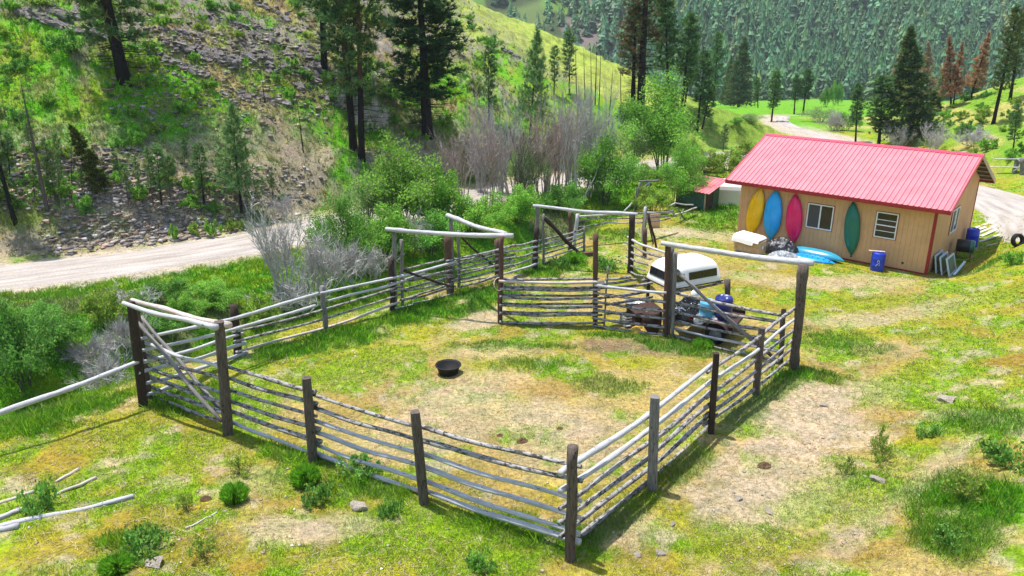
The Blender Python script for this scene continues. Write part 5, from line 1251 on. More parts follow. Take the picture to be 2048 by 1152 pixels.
tree('tall olive pine with black leaning trunk on the right slope', (1986, 248), (2036, 6), 'olive', 34)
tree('grey green pine with forked black trunk at the right edge', (2020, 200), (2046, 20), 'olive', 30)
tree('small green pine low on the right slope', (2026, 306), (2036, 205), 'sparse', 22)
far_tree('dull green pine behind the brown dead pines', 1945, 110, 105, 'mid2', 20); far_tree('brown pine half hidden behind the large fir', 1792, 95, 100, 'brown', 22)
far_tree('olive pine between the dead brown pair and the lone brown one', 1880, 130, 115, 'olive', 20)
# left hillside by the road
tree('big leaning trunk with charred foot at the left edge by the road', (30, 445), (-8, 300), 'big1', H=13, halfpx=50)
tree('tall slim pine with thin dead limbs near the left edge', (95, 422), (38, 150), 'ghost', 48)
tree('leaning dense yellow green fir among the slim pines', (208, 386), (138, 245), 'firlight', 27, name='fir_tree', cat='fir tree')
for lab, b, t, p, hwid in (('thin grey snag left of the leaning yellow green fir', (145, 398), (143, 285), 'snag2', 10), ('thin dark young pine left of the forked pair by the road', (103, 402), (90, 310), 'sparse2', 14),
        ('dark slim young pine, first of two close stems by the leaning fir', (113, 410), (86, 272), 'sparse2', 18), ('dark slim young pine, second of two close stems by the leaning fir', (119, 415), (111, 262), 'sparse2', 17),
        ('small thin pine, leftmost of the row above the road', (285, 406), (268, 310), 'sparse2', 13), ('slim pine second in the row above the road', (307, 413), (292, 290), 'sparse2', 17),
        ('bushy young pine third in the row above the road', (324, 415), (312, 283), 'sparse', 27), ('pale young pine fourth in the row above the road', (341, 404), (335, 308), 'sparse2', 20),
        ('yellow green young pine left of the largest one above the road', (409, 412), (395, 280), 'sparse', 27), ('largest pale green young pine on the bank above the road', (484, 426), (462, 203), 'young', 56),
        ('thin black snag on the slope right of the rock ledges', (530, 207), (518, 128), 'snag2', 10), ('thin black snag above the green bushes near the twin pines', (607, 306), (594, 192), 'snag', 8)):
    tree(lab, b, t, p, hwid, **({'name': 'dead_snag', 'cat': 'dead tree'} if 'snag' in lab else {}))

for x, y, h_, p in ((60, 300, 60, 'sparse2'), (170, 330, 55, 'sparse'), (232, 360, 60, 'sparse2'), (255, 400, 70, 'sparse2'), (370, 330, 60, 'sparse'), (440, 350, 55, 'sparse2'), (545, 390, 50, 'sparse2'), (70, 395, 70, 'sparse2'), (20, 350, 90, 'sparse'), (345, 365, 60, 'sparse2'), (165, 392, 60, 'sparse2')):
    tree('small young pine scattered on the slope above the road', (x, y), (x-8+x/100, y-h_), p, h_*.22, group='young pines above the road')
# ---- leafy shrubs
def bush(seed, R, H, n, leaf, cols, stems=7, low=.0, clumps=46, shell=.55, stemmat='greybark', dense=.2, tall=1.0):
    """many arching stems with side shoots; the leaves sit in sprays along the shoots, so the outline is ragged and gaps stay open"""
    g = np.random.default_rng(seed); rr = random.Random(seed); st = MB(); sh = []
    ns = max(9, clumps//3)
    for k in range(ns):
        a = rr.uniform(0, 2*PI); tl = rr.random()**.7*1.15; ln = H*rr.uniform(.62, 1.08)*(1-.22*tl*tall*.6)
        hd = np.array([math.cos(a), math.sin(a), 0]); b0 = hd*R*.18*rr.random()+np.array([0, 0, -.05])
        rch = R*min(1, tl)*rr.uniform(.75, 1.1); pts = [b0+hd*rch*t**1.25+np.array([0, 0, ln*(1-(1-t)**1.35)*(1-.35*min(1, tl)*t)]) for t in (0, .3, .6, .85, 1)]
        if k % 2 == 0 or ns < 14: st.tube(pts, [q*H**.6 for q in (.016, .012, .009, .006, .003)], 4, caps=False)
        for m in range(rr.randint(5, 8)):
            t = rr.uniform(max(.22, low), 1); f = t*4; q = min(3, int(f)); p = pts[q]*(1-(f-q))+pts[q+1]*(f-q)
            d = unit(unit(pts[q+1]-pts[q])*.8+np.array([rr.gauss(0, .6), rr.gauss(0, .6), rr.gauss(.25, .45)])); L = (R+H)*.5*rr.uniform(.16, .38); sh.append((p, d, L, rr.uniform(.6, 1.35)))
        sh.append((pts[3], unit(pts[4]-pts[3]), ln*.28, rr.uniform(.8, 1.3)))
    P0 = np.array([q[0] for q in sh]); D = np.array([q[1] for q in sh]); LL = np.array([q[2] for q in sh]); tone = np.array([q[3] for q in sh])
    idx = g.choice(len(sh), n, p=LL/LL.sum()); t = g.random((n, 1))**.8
    p = P0[idx]+D[idx]*LL[idx][:, None]*t*1.1+g.normal(size=(n, 3))*(.045+.06*(1-t))*(R+H)*.5*(dense/.2)
    p[:, 2] = np.maximum(p[:, 2], .02)
    d = unit(D[idx]*.7+g.normal(size=(n, 3))+np.array([0, 0, .3])); s_ = unit(np.cross(d, g.normal(size=(n, 3)))); L = leaf*g.uniform(.7, 1.5, (n, 1))
    col = np.asarray(cols)[g.integers(0, len(cols), n)]*tone[idx][:, None]*g.uniform(.75, 1.25, (n, 1))
    tb = TB(); tb.add(np.stack([p-d*L*.5, p+s_*L*.27, p+d*L*.5, p-s_*L*.27], 1), col)
    return dict(H=H, R=R, trunk=st.mesh('stems', M[stemmat], True), crown=tb.mesh('foliage', M['leaf']))
BRI = [(.11, .23, .022), (.14, .26, .03), (.085, .20, .02), (.18, .28, .05)]
BRI = [tuple(v*2.0 for v in c) for c in BRI]
GRN = [(.06, .15, .022), (.08, .18, .025), (.045, .12, .02), (.11, .20, .04)]
GRN = [tuple(v*2.4 for v in c) for c in GRN]
DRK = [(.035, .09, .018), (.05, .12, .02), (.028, .07, .016), (.08, .13, .03)]
DRK = [tuple(v*3.0 for v in c) for c in DRK]
PAL = [(.16, .24, .08), (.20, .27, .11), (.12, .20, .06), (.24, .30, .15)]
PAL = [tuple(v*1.6 for v in c) for c in PAL]
YGR = [(.20, .25, .04), (.16, .23, .03), (.25, .27, .07)]
YGR = [tuple(v*1.5 for v in c) for c in YGR]
B = {}
B['bright'] = bush(31, 1.6, 3.6, 15000, .10, BRI+PAL[:1], 9, clumps=70); B['bright2'] = bush(32, 1.5, 2.4, 11000, .095, BRI+GRN[:2], 9, clumps=55)
B['green'] = bush(33, 1.7, 4.2, 15000, .11, GRN+BRI[:1], 9, clumps=70); B['green2'] = bush(34, 1.5, 2.2, 9000, .10, GRN, 8, clumps=46)
B['dark'] = bush(35, 1.6, 2.0, 13000, .085, DRK+GRN[:2], 9, clumps=60); B['pale'] = bush(36, 1.4, 3.0, 8000, .09, PAL+GRN[:1], 8, clumps=50, dense=.24)
B['yel'] = bush(37, 1.3, 1.5, 6000, .10, YGR+BRI[:2], 6, clumps=36); B['lowg'] = bush(38, .8, .6, 2600, .085, BRI+GRN[:2], 4, clumps=22); B['lowd'] = bush(39, .8, .7, 2600, .08, GRN+DRK[:1], 4, clumps=22); B['lowy'] = bush(40, .6, .5, 1500, .08, YGR+BRI[:2], 4, clumps=16)
B['tree'] = bush(41, 2.0, 6.0, 18000, .13, GRN+BRI[:2], 10, low=.12, clumps=80)
def shrub(label, base, wpx, hpx, b, group=None, name='leafy_shrub', cat='shrub', back=0):
    Bp = hit(*base)
    if back: Bp = Bp+np.array([Bp[0], Bp[1], 0])/np.hypot(Bp[0], Bp[1])*back; Bp[2] = hz(Bp[0], Bp[1])
    dep = Bp[1]*CP+(CAM_Z-Bp[2])*SP; pr = B[b]; kx = wpx/2/FPX*dep/pr['R']; kz = hpx/FPX*dep/(pr['H']*.97)
    o = link(name, None, loc=Bp, rot=(RND.uniform(-.05, .05), RND.uniform(-.05, .05), RND.uniform(0, 6.28)), scale=(kx, kx*RND.uniform(.85, 1.0), kz)); tag(o, label, cat, group)
    link('stems', pr['trunk'], o); link('foliage', pr['crown'], o); return o
shrub('tallest bright green willow bush between the road and the back fence', (815, 478), 150, 170, 'bright', back=1.2)
shrub('rounded bright green willow bush in front of the tallest one', (870, 470), 120, 110, 'bright2', back=.8)
shrub('light green bush left of the tallest willow by the pale snag branches', (735, 480), 110, 120, 'pale', back=1.4)
shrub('leafy green bush at the right end of the grey twig thicket', (690, 545), 95, 130, 'green', back=.8)
shrub('dense green bush right behind the creek fence, below the tallest willow', (770, 525), 130, 95, 'bright2', back=.6)
shrub('dark-hearted bush behind the thick reddish fence post', (860, 520), 130, 80, 'green2', back=.6)
shrub('lime leafed shrub behind the meeting of the overhead beams', (950, 490), 120, 75, 'bright2', back=.8)
shrub('lime leafed shrub left of the far gate frame', (1035, 470), 100, 70, 'bright2', back=.9)
shrub('green shrub right behind the long pale far beam', (1120, 450), 90, 60, 'green2', back=.8)
shrub('tall pale willow in front of the grey trees', (1055, 420), 60, 120, 'pale', back=1.5)
shrub('round green willow right of the grey tree thicket', (1208, 425), 105, 135, 'green', back=1.0)
shrub('pale willow behind the round green one', (1180, 360), 90, 110, 'pale', back=2.0)
shrub('pale grey green willow left of the leafy tree', (1262, 350), 80, 110, 'pale', back=1.0)
shrub('leafy tree with rounded crown below the burnt pines', (1325, 350), 125, 165, 'tree', name='leafy_tree', cat='tree', back=.5)
shrub('darker leafy tree beside the coop', (1352, 412), 80, 112, 'tree', name='leafy_tree', cat='tree')
shrub('green bush under the leafy tree by the old pole gateway', (1305, 425), 80, 50, 'yel')
shrub('dark green bush tucked behind the left end of the cabin', (1476, 405), 60, 48, 'dark', back=.8)
for k, (x, y, w_, h_) in enumerate(((1410, 350, 80, 42), (1455, 345, 70, 40), (1500, 320, 70, 34), (1375, 325, 60, 45), (1290, 375, 60, 40))):
    shrub('yellow green shrub in the belt between the coop and the slope', (x, y), w_, h_, 'yel', 'shrubs between coop and slope', back=.5)
shrub('big dark leafy bush at the left edge above the fallen rail', (60, 800), 170, 150, 'dark', back=.4)
shrub('leafy bush behind the big dark one by the creek', (120, 700), 120, 70, 'green2', back=.5)
shrub('yellow green bush on the creek bank left of the gate post', (215, 660), 110, 70, 'yel', back=.4); shrub('dense green bush on the creek bank below the road', (330, 615), 110, 45, 'green2', back=.3)
shrub('bright low bush on the creek bank beside the grey thicket', (440, 630), 90, 50, 'bright2', back=.3)
for k, (x, y, w_, h_, b) in enumerate(((60, 655, 110, 45, 'green2'), (420, 590, 80, 30, 'bright2'), (520, 650, 80, 60, 'yel'), (330, 660, 90, 45, 'green2'), (20, 690, 90, 70, 'bright2'), (275, 640, 70, 50, 'green2'), (380, 640, 80, 50, 'bright2'))):
    shrub('leafy bush in the creek thicket below the road', (x, y), w_, h_, b, 'bushes along the creek')
# low shrubs over the hillside and the verge
rs = random.Random(77)
for (x, y, w_, h_, b, lab) in ((390, 470, 30, 26, 'lowy', 'round lime shrub on the road verge, left of three'), (425, 474, 36, 32, 'lowg', 'round lime shrub on the road verge, middle of three'), (462, 465, 26, 26, 'lowy', 'round lime shrub on the road verge, right of three'), (490, 462, 22, 24, 'lowy', 'small lime shrub under the largest young pine'),
        (432, 424, 36, 22, 'lowd', 'flat green shrub beside the largest young pine'), (350, 482, 22, 30, 'lowg', 'narrow green shrub at the road edge below the rubble'), (145, 105, 74, 40, 'lowd', 'dark green shrub near the top left of the hillside'), (988, 95, 34, 22, 'lowd', 'dark shrub beside a rock on the lime slope'),
        (1255, 250, 60, 40, 'lowd', 'dark green shrub at the foot of the lone black snag'), (2025, 530, 46, 24, 'lowg', 'bright green weed clump beside the pale rubble right of the cabin')):
    shrub(lab, (x, y), w_, h_, b)
cnt = 0
while cnt < 170:
    x = rs.uniform(0, 1000); y = rs.uniform(10, 440)
    p = hit(x, y); rd_ = float(pdist(*arr(p[0], p[1]), ROAD)[0][0])
    if rd_ < 4 or p[1] > 100: continue
    gn = float(fbm(*arr(p[0], p[1]), .13, 4, 61)[0])
    if rs.random() > (1.0 if gn > .5 else .22): continue
    s = rs.uniform(.6, 1.5)*FPX/(p[1])
    b = rs.choice(['lowg', 'lowg', 'lowy', 'lowd'])
    o = shrub('low leafy green shrub growing on the rocky left hillside', (x, y), s, s*rs.uniform(.35, .6), b, 'low shrubs on the hillside'); cnt += 1
for k in range(26):
    x, y = rs.uniform(1845, 2048), rs.uniform(190, 320)
    p = hit(x, y)
    if p[0] < 34 or p[1] > 90: continue
    s = rs.uniform(.7, 1.8)*FPX/p[1]; shrub('low shrub on the grassy right slope', (x, y), s, s*.45, rs.choice(['lowg', 'lowd', 'lowy']), 'low shrubs on the right slope')
for (x, y, w_, h_, lab) in ((1640, 245, 70, 30, 'grey green brush left of the half bare pine'), (1690, 262, 60, 34, 'brush beside the half bare pine'), (1668, 212, 26, 44, 'slim bright sapling on the meadow, right of two'), (1652, 214, 24, 36, 'slim bright sapling on the meadow, left of two'), (1505, 245, 40, 18, 'low pale bush on the slope beside the road'), (1470, 250, 30, 14, 'low dark bush on the open slope')):
    shrub(lab, (x, y), w_, h_, 'pale' if 'pale' in lab or 'grey' in lab else 'green2')

# ---- bare twiggy shrubs
def twigs(seed, R, H, n, mat, depth=3, up=1.0, fine=550):
    rr = random.Random(seed); mb = MB()
    def grow(p, d, ln, r, k):
        pts = [p]; q = Vector(p); dd = Vector(d)
        for _ in range(3):
            dd = (dd+Vector((rr.uniform(-.3, .3), rr.uniform(-.3, .3), rr.uniform(-.15, .25)*up))).normalized(); q = q+dd*ln/3; pts.append(q.copy())
        mb.tube(pts, [r, r*.8, r*.6, r*.35], 4 if k > 1 else 3, caps=False)
        if k > 0:
            for _ in range(rr.choice((2, 3, 3, 4))):
                j = rr.choice((1, 2, 3, 3)); e = (dd+Vector((rr.uniform(-1, 1), rr.uniform(-1, 1), rr.uniform(-.4, .9)*up))*.75).normalized()
                grow(pts[j], e, ln*rr.uniform(.5, .8), r*.5, k-1)
    for i in range(n):
        a = rr.uniform(0, 6.28); s = rr.uniform(.1, 1); b = Vector((math.cos(a)*R*.35*s, math.sin(a)*R*.35*s, -.05)); d = Vector((math.cos(a)*s*R/H*1.1, math.sin(a)*s*R/H*1.1, .9*up+.1)).normalized()
        grow(b, d, H*rr.uniform(.35, .6), .030*H**.5*rr.uniform(.6, 1.2), depth)
    g = np.random.default_rng(seed); V = np.array(mb.V); Lz = V[:, 2] > H*.25; V = V[Lz][g.integers(0, Lz.sum(), fine)]
    sp = sprays(g, V, unit(V-np.array([0, 0, -H*.2])), .5, .011, 3, .55); L3 = np.tile(np.array([[0, 0, 0], [.01, 0, 0], [0, 0, .4]]), (len(sp), 1))
    return dict(H=H, R=R, trunk=mb.mesh('branches', M[mat], True), fine=mesh_np('twigs', sp.reshape(-1, 3), np.arange(len(sp)*3).reshape(-1, 3), M[mat], loc=L3))
Tw = {'a': twigs(51, 1.3, 2.6, 13, 'twig'), 'b': twigs(52, 1.5, 2.0, 16, 'twig'), 'c': twigs(53, 1.2, 3.6, 9, 'twigred', fine=260), 'd': twigs(54, 1.3, 4.4, 7, 'twig', fine=220), 'low': twigs(55, 1.5, 1.0, 22, 'twig', 3, .35), 'e': twigs(56, 1.2, 3.2, 10, 'greybark', fine=160)}
def bare(label, base, wpx, hpx, b, group=None, back=0, name='bare_shrub', cat='bare shrub'):
    Bp = hit(*base)
    if back: Bp = Bp+np.array([Bp[0], Bp[1], 0])/np.hypot(Bp[0], Bp[1])*back; Bp[2] = hz(Bp[0], Bp[1])
    dep = Bp[1]*CP+(CAM_Z-Bp[2])*SP; pr = Tw[b]; kx = wpx/2/FPX*dep/pr['R']*.85; kz = hpx/FPX*dep/pr['H']*.85
    o = link(name, None, loc=Bp, rot=(0, 0, RND.uniform(0, 6.28)), scale=(kx, kx, kz)); tag(o, label, cat, group); link('branches', pr['trunk'], o); link('sprays', pr['fine'], o); return o
bare('tall bare grey shrub against the road behind the creek', (565, 610), 130, 200, 'a', back=.6); bare('wide bare grey shrub right of the tall one', (640, 605), 150, 130, 'b', back=.4)
bare('bare twig shrub below the light green bush', (700, 590), 120, 100, 'b', back=.4); bare('tangled bare shrub just behind the creek fence', (600, 640), 150, 80, 'b', back=.3)
bare('thin bare branches behind the dark double posts', (745, 570), 120, 70, 'b', back=.3); bare('dead grey twigs sticking from the bush below the overhead beam', (840, 520), 90, 80, 'a', back=.8)
for k, (x, y, w_, h_, b) in enumerate(((930, 425, 70, 130, 'c'), (975, 425, 75, 150, 'c'), (1020, 420, 80, 160, 'd'), (1035, 430, 60, 130, 'e'), (1085, 415, 80, 130, 'c'), (1120, 420, 70, 150, 'c'), (1150, 425, 80, 190, 'd'), (1175, 420, 60, 170, 'd'), (1100, 400, 70, 110, 'c'), (1060, 400, 80, 120, 'c'), (1190, 400, 70, 150, 'a'), (960, 400, 60, 100, 'a'), (1000, 395, 70, 130, 'a'), (1140, 390, 70, 150, 'a'))):
    bare('bare grey and reddish twiggy tree in the thicket beyond the far gate', (x, y), w_*1.05, h_*1.4, b, 'bare trees in the thicket', back=1.0+.5*(k % 3), name='bare_tree', cat='bare tree')
bare('low mat of dead grey brush left of the gate post', (215, 770), 170, 70, 'low'); bare('dead grey brush on the bank above the mat left of the gate', (260, 700), 120, 60, 'low', back=.3); bare('low dead brush between the gate post and the creek bushes', (180, 720), 120, 50, 'low')
bare('dead branch reaching from the thicket beside the gate beam', (270, 640), 110, 60, 'a', back=.5); bare('grey dead brush on the slope behind the cabin roof', (1795, 300), 60, 50, 'b'); bare('bare grey tree behind the ridge of the cabin', (1865, 312), 60, 66, 'a'); bare('dead grey branches on the right slope', (1945, 290), 90, 34, 'low'); bare('grey brush on the meadow edge left of the fir', (1668, 262), 60, 40, 'b')
bare('dead twigs at the foot of the twin pines', (740, 260), 90, 60, 'low'); bare('dry brush on the rocks beside the twin pines', (700, 215), 70, 50, 'low'); bare('bare shrub at the road edge below the largest young pine', (570, 440), 50, 60, 'a')

# ---- rocks
import bmesh
def rockmesh(seed, n=16, fl=(1, 1, .55)):
    rr = random.Random(seed); bm = bmesh.new()
    for _ in range(n):
        v = Vector((rr.gauss(0, 1), rr.gauss(0, 1), rr.gauss(0, 1))).normalized()*rr.uniform(.75, 1.05)
        bm.verts.new((v.x*fl[0]*.5, v.y*fl[1]*.5, v.z*fl[2]*.5))
    bmesh.ops.convex_hull(bm, input=bm.verts); bmesh.ops.delete(bm, geom=[v for v in bm.verts if not v.link_faces], context='VERTS')
    me = bpy.data.meshes.new('rock'); bm.to_mesh(me); bm.free(); return me
RK = [rockmesh(200+i, 18, (1.35, .8, .55)) for i in range(7)]
for m_ in RK: m_.materials.append(M['rock'])
STRIKE = math.atan2(-.35, 1.0)
def add_rock(label, p, s, group=None, rz=None, mesh=None, name='rock', cat='rock', tilt=.3, sink=.12):
    o = link(name, mesh or RK[RND.randrange(len(RK))], loc=(p[0], p[1], p[2]+s*(.1-sink)), rot=(RND.uniform(-tilt, tilt), RND.uniform(-tilt, tilt)*.6+.3*(mesh is None), RND.uniform(0, 6.28) if rz is None else rz), scale=(s, s*RND.uniform(.7, 1.2), s*RND.uniform(.6, 1.2)))
    return tag(o, label, cat, group)
LEDGE = []
def ledge(x0, y0, x1, y1, n, s0, s1, jit):
    n = int(n*1.5); n = int(n*1.4); s1 = min(s1, .95); s0 *= .6
    for k in range(n):
        t = (k+RND.random())/n; p = hit(x0+(x1-x0)*t+RND.gauss(0, jit), y0+(y1-y0)*t+RND.gauss(0, jit*.5))
        LEDGE.append((p, RND.uniform(s0, s1)))
for a in ((40, 20, 155, 62, 26, .8, 2.0, 6), (85, 15, 160, 40, 14, .7, 1.6, 8), (165, 60, 215, 75, 8, .7, 1.5, 4), (320, 110, 410, 150, 14, .8, 1.9, 4), (330, 60, 400, 70, 10, .6, 1.4, 8), (350, 90, 480, 120, 22, .6, 1.6, 9), (400, 95, 470, 135, 12, .7, 1.5, 6), (470, 40, 580, 100, 26, .5, 1.4, 14), (480, 100, 640, 160, 30, .5, 1.3, 14),
          (520, 5, 570, 40, 14, .6, 1.4, 8), (440, 180, 560, 205, 12, .4, 1.0, 10), (600, 100, 660, 150, 14, .6, 1.3, 9), (590, 170, 700, 215, 16, .4, 1.0, 12), (250, 150, 330, 230, 6, .3, .8, 14), (1005, 95, 1035, 115, 6, .5, 1.0, 3)): ledge(*a)
LEDGE.sort(key=lambda q: -q[1]/q[0][1])
for p, s_ in LEDGE[:285]: add_rock('dark angular rock in the ledges of the left hillside', p, s_, 'rocks of the hillside ledges', STRIKE+RND.gauss(0, .25))
for (px, w_, lab) in (((717, 1016), .42, 'pale flat stone lying in the grass before the front fence'), ((310, 1128), .35, 'pinkish flat stone in the dirt at the bottom left'), ((1538, 1026), .20, 'small pale rock on the dry grass right of the corner'), ((1345, 1050), .13, 'little white stone near the corner post'), ((1648, 812), .22, 'flat brown stone on the dirt patch'), ((1893, 802), .42, 'pale splinter of wood-coloured stone on the right bank'), ((1320, 1108), .2, 'grey stone at the bottom edge right of the corner'), ((1755, 962), .3, 'flat pinkish stone below the yellow weeds'), ((1476, 1000), .18, 'pale stone among scattered bones of rock'), ((1275, 1112), .16, 'small white stone at the bottom right of the corner post')):
    add_rock(lab, hit(*px), w_, mesh=RK[3] if w_ > .3 else RK[1], cat='stone', name='stone', sink=.0).data = RK[3]
stn = RK[3].copy(); stn.materials.clear(); stn.materials.append(M['stone'])
for o in COL.objects:
    if o.name.startswith('stone'): o.data = stn
def scatter_stones(name, label, pts, smin_, smax_, cols, seed, kind='stuff'):
    g = np.random.default_rng(seed); pr = []
    for k in range(8):
        me = rockmesh(300+k, 9, (1.2, .9, .5)); V = np.array([v.co[:] for v in me.vertices]); F = []
        for p in me.polygons:
            vs = list(p.vertices); F += [(vs[0], vs[i], vs[i+1]) for i in range(1, len(vs)-1)]
        pr.append((V, np.array(F))); bpy.data.meshes.remove(me)
    VV, FF, CC, n = [], [], [], 0
    for p in pts:
        V, F = pr[g.integers(8)]; s = smin_+(smax_-smin_)*g.random()**2.2; a = g.uniform(0, 6.28); ca, sa = math.cos(a), math.sin(a)
        W = V*s; W = np.stack([W[:, 0]*ca-W[:, 1]*sa, W[:, 0]*sa+W[:, 1]*ca, W[:, 2]], -1)+p+np.array([0, 0, s*.08])
        VV.append(W); FF.append(F+n); CC.append(np.repeat((np.array(cols[g.integers(len(cols))])*g.uniform(.6, 1.3))[None], len(V), 0)); n += len(V)
    o = link(name, mesh_np(name, np.concatenate(VV), np.concatenate(FF), M['scree'], col=np.concatenate(CC)))
    return tag(o, label, 'stones', kind=kind)
m, nn_, l, b_ = nodes('loose_stone'); l.new(mixc(nn_, l, 1, attr(nn_, 'Col')['Color'], ramp(nn_, l, noise(nn_, l, objco(nn_), 12, 4), [(.3, (.65, .65, .65)), (.7, (1.25, 1.25, 1.25))]), 'MULTIPLY'), b_.inputs['Base Color']); b_.inputs['Roughness'].default_value = .9; M['scree'] = m
g = np.random.default_rng(9)
def cloud(n, xr, yr, test, soft=0):
    px = g.uniform(*xr, n*3); py = g.uniform(*yr, n*3)
    if soft: e = np.minimum(np.minimum(px-xr[0], xr[1]-px)/(xr[1]-xr[0]), np.minimum(py-yr[0], yr[1]-py)/(yr[1]-yr[0])); k = e*2 > g.random(n*3)*soft; px, py = px[k], py[k]
    p = hits(px, py); rd = pdist(p[:, 0], p[:, 1], ROAD)[0]; p = p[test(p, rd)]; return list(p[:n])
scree = cloud(1400, (180, 720), (20, 260), lambda p, r: p[:, 1] < 90, .5)+cloud(1700, (-60, 330), (290, 420), lambda p, r: (r > 4) & (p[:, 1] < 60), .6)+cloud(1300, (120, 660), (320, 500), lambda p, r: (r > 2.6) & (p[:, 1] < 60), .6)+cloud(800, (60, 520), (420, 530), lambda p, r: (r > 2.4) & (r < 6), .4)+cloud(900, (230, 720), (10, 280), lambda p, r: p[:, 1] < 90, .6)
scatter_stones('scree', 'loose broken talus stones on the slope above the road', scree, .10, .55, [(.26, .22, .20), (.33, .28, .25), (.20, .17, .16), (.36, .25, .19), (.42, .38, .36)], 15)
scatter_stones('rock_rubble', 'smaller dark broken rocks between the hillside ledges', [q[0] for q in LEDGE[285:]], .35, .75, [(.15, .13, .125), (.24, .21, .20), (.10, .09, .088), (.32, .29, .28)], 17)
near = cloud(420, (0, 2048), (640, 1150), lambda p, r: p[:, 1] < 60)+cloud(160, (1450, 1750), (850, 1130), lambda p, r: p[:, 1] < 60)+cloud(120, (1650, 2048), (540, 760), lambda p, r: p[:, 1] < 60)+cloud(120, (250, 800), (930, 1150), lambda p, r: p[:, 1] < 60)
scatter_stones('loose_stones', 'small pale stones scattered over the grass and dirt', near, .02, .11, [(.42, .36, .30), (.5, .44, .38), (.36, .27, .2), (.3, .2, .13)], 16)

# ---- far forest on the mountain
def cone_tree(seed, blue=0.0):
    g = np.random.default_rng(seed); tb = TB(); lay = 11
    tr, cl = [], []
    for i in range(lay):
        t = i/lay; z = 1.0*(.06+.94*t); r = .21*(1-t)**.8*g.uniform(.85, 1.15)+.012; m = int(7+6*(1-t))
        for k in range(m):
            a = g.uniform(0, 6.28); rr = r*g.uniform(.65, 1.2); h = .13*g.uniform(.8, 1.3); wv = .5+.2*g.random()
            tip = np.array([math.cos(a)*rr, math.sin(a)*rr, z-.035*g.uniform(.3, 1.5)]); s = np.array([-math.sin(a), math.cos(a), 0])*rr*wv
            c = tip*np.array([.35, .35, 1])+np.array([0, 0, h])
            tr.append([tip-s*.6, tip+s*.6, c]); cl.append(np.array([.10, .20, .075])*(.75+.6*t*g.uniform(.6, 1.2))*(1+np.array([-.25, -.05, .22])*blue)*g.uniform(.75, 1.25))
    tb.add(np.array(tr), np.array(cl)); return tb
M['farneedle'] = leafmat('far_needles', .1)
FT = [cone_tree(400+i, (i % 4)/3) for i in range(8)]
FM = [t.mesh('crown', M['farneedle']) for t in FT]
stem = MB().tube([(0, 0, -.03), (0, 0, .5), (0, 0, .95)], [.012, .009, .002], 6).mesh('trunk', M['greybark'])
g = np.random.default_rng(21)
xs, ys = np.meshgrid(np.arange(-90, 420, 5.0), np.arange(352, 580, 5.0)); xs = (xs+g.uniform(-2.4, 2.4, xs.shape)).ravel(); ys = (ys+g.uniform(-2.4, 2.4, ys.shape)).ravel()
byv = 388+.22*np.maximum(xs-140, 0); dens = np.interp(xs/ys, [-.1, .07, .13, .17], [.30, .40, .65, 1.0])*ss(-26, -4, ys-byv+fbm(xs, ys, .02, 2, 5)*24)
k = g.random(len(xs)) < dens; xs, ys = xs[k], ys[k]; zs = terrain(xs, ys); hs = (9+13*g.random(len(xs))**1.3)*np.interp(xs/ys, [.05, .16], [.7, 1]); order = np.argsort(ys/hs*15)
vis = [i for i in order if -.08 < xs[i]/ys[i] < .68]; near_i = vis[:250]; rest = [i for i in order if i not in set(near_i)]
for i in near_i:
    o = link('forest_fir', None, loc=(xs[i], ys[i], zs[i]), rot=(0, 0, g.uniform(0, 6.28)), scale=(hs[i]*g.uniform(.85, 1.2),)*2+(hs[i],))
    tag(o, 'dark conifer in the front ranks of the forest below the mountain', 'fir tree', 'front trees of the far forest'); link('trunk', stem, o); link('crown', FM[g.integers(8)], o)
VV, CC = [], []
FV = [(np.concatenate(t.V), np.concatenate(t.C)) for t in FT]
for i in rest:
    V, C = FV[g.integers(8)]; a = g.uniform(0, 6.28); ca, sa = math.cos(a), math.sin(a); wv = hs[i]*g.uniform(.85, 1.2)
    VV.append(np.stack([(V[:, 0]*ca-V[:, 1]*sa)*wv+xs[i], (V[:, 0]*sa+V[:, 1]*ca)*wv+ys[i], V[:, 2]*hs[i]+zs[i]-.3], -1))
    cc = g.uniform(.55, 1.45)*np.array([1, 1, 1])
    if g.random() < .05: cc = np.array([2.6, 1.5, 1.3])
    elif xs[i]/ys[i] < .14 and g.random() < .4: cc = np.array([1.6, 1.2, 1.6])
    CC.append(C*cc)
VV = np.concatenate(VV); CC = np.concatenate(CC)
tag(link('forest', mesh_np('forest', VV, np.arange(len(VV)).reshape(-1, 3), M['farneedle'], col=CC)), 'dense dark green conifer forest covering the far mountainside', 'forest', kind='stuff')

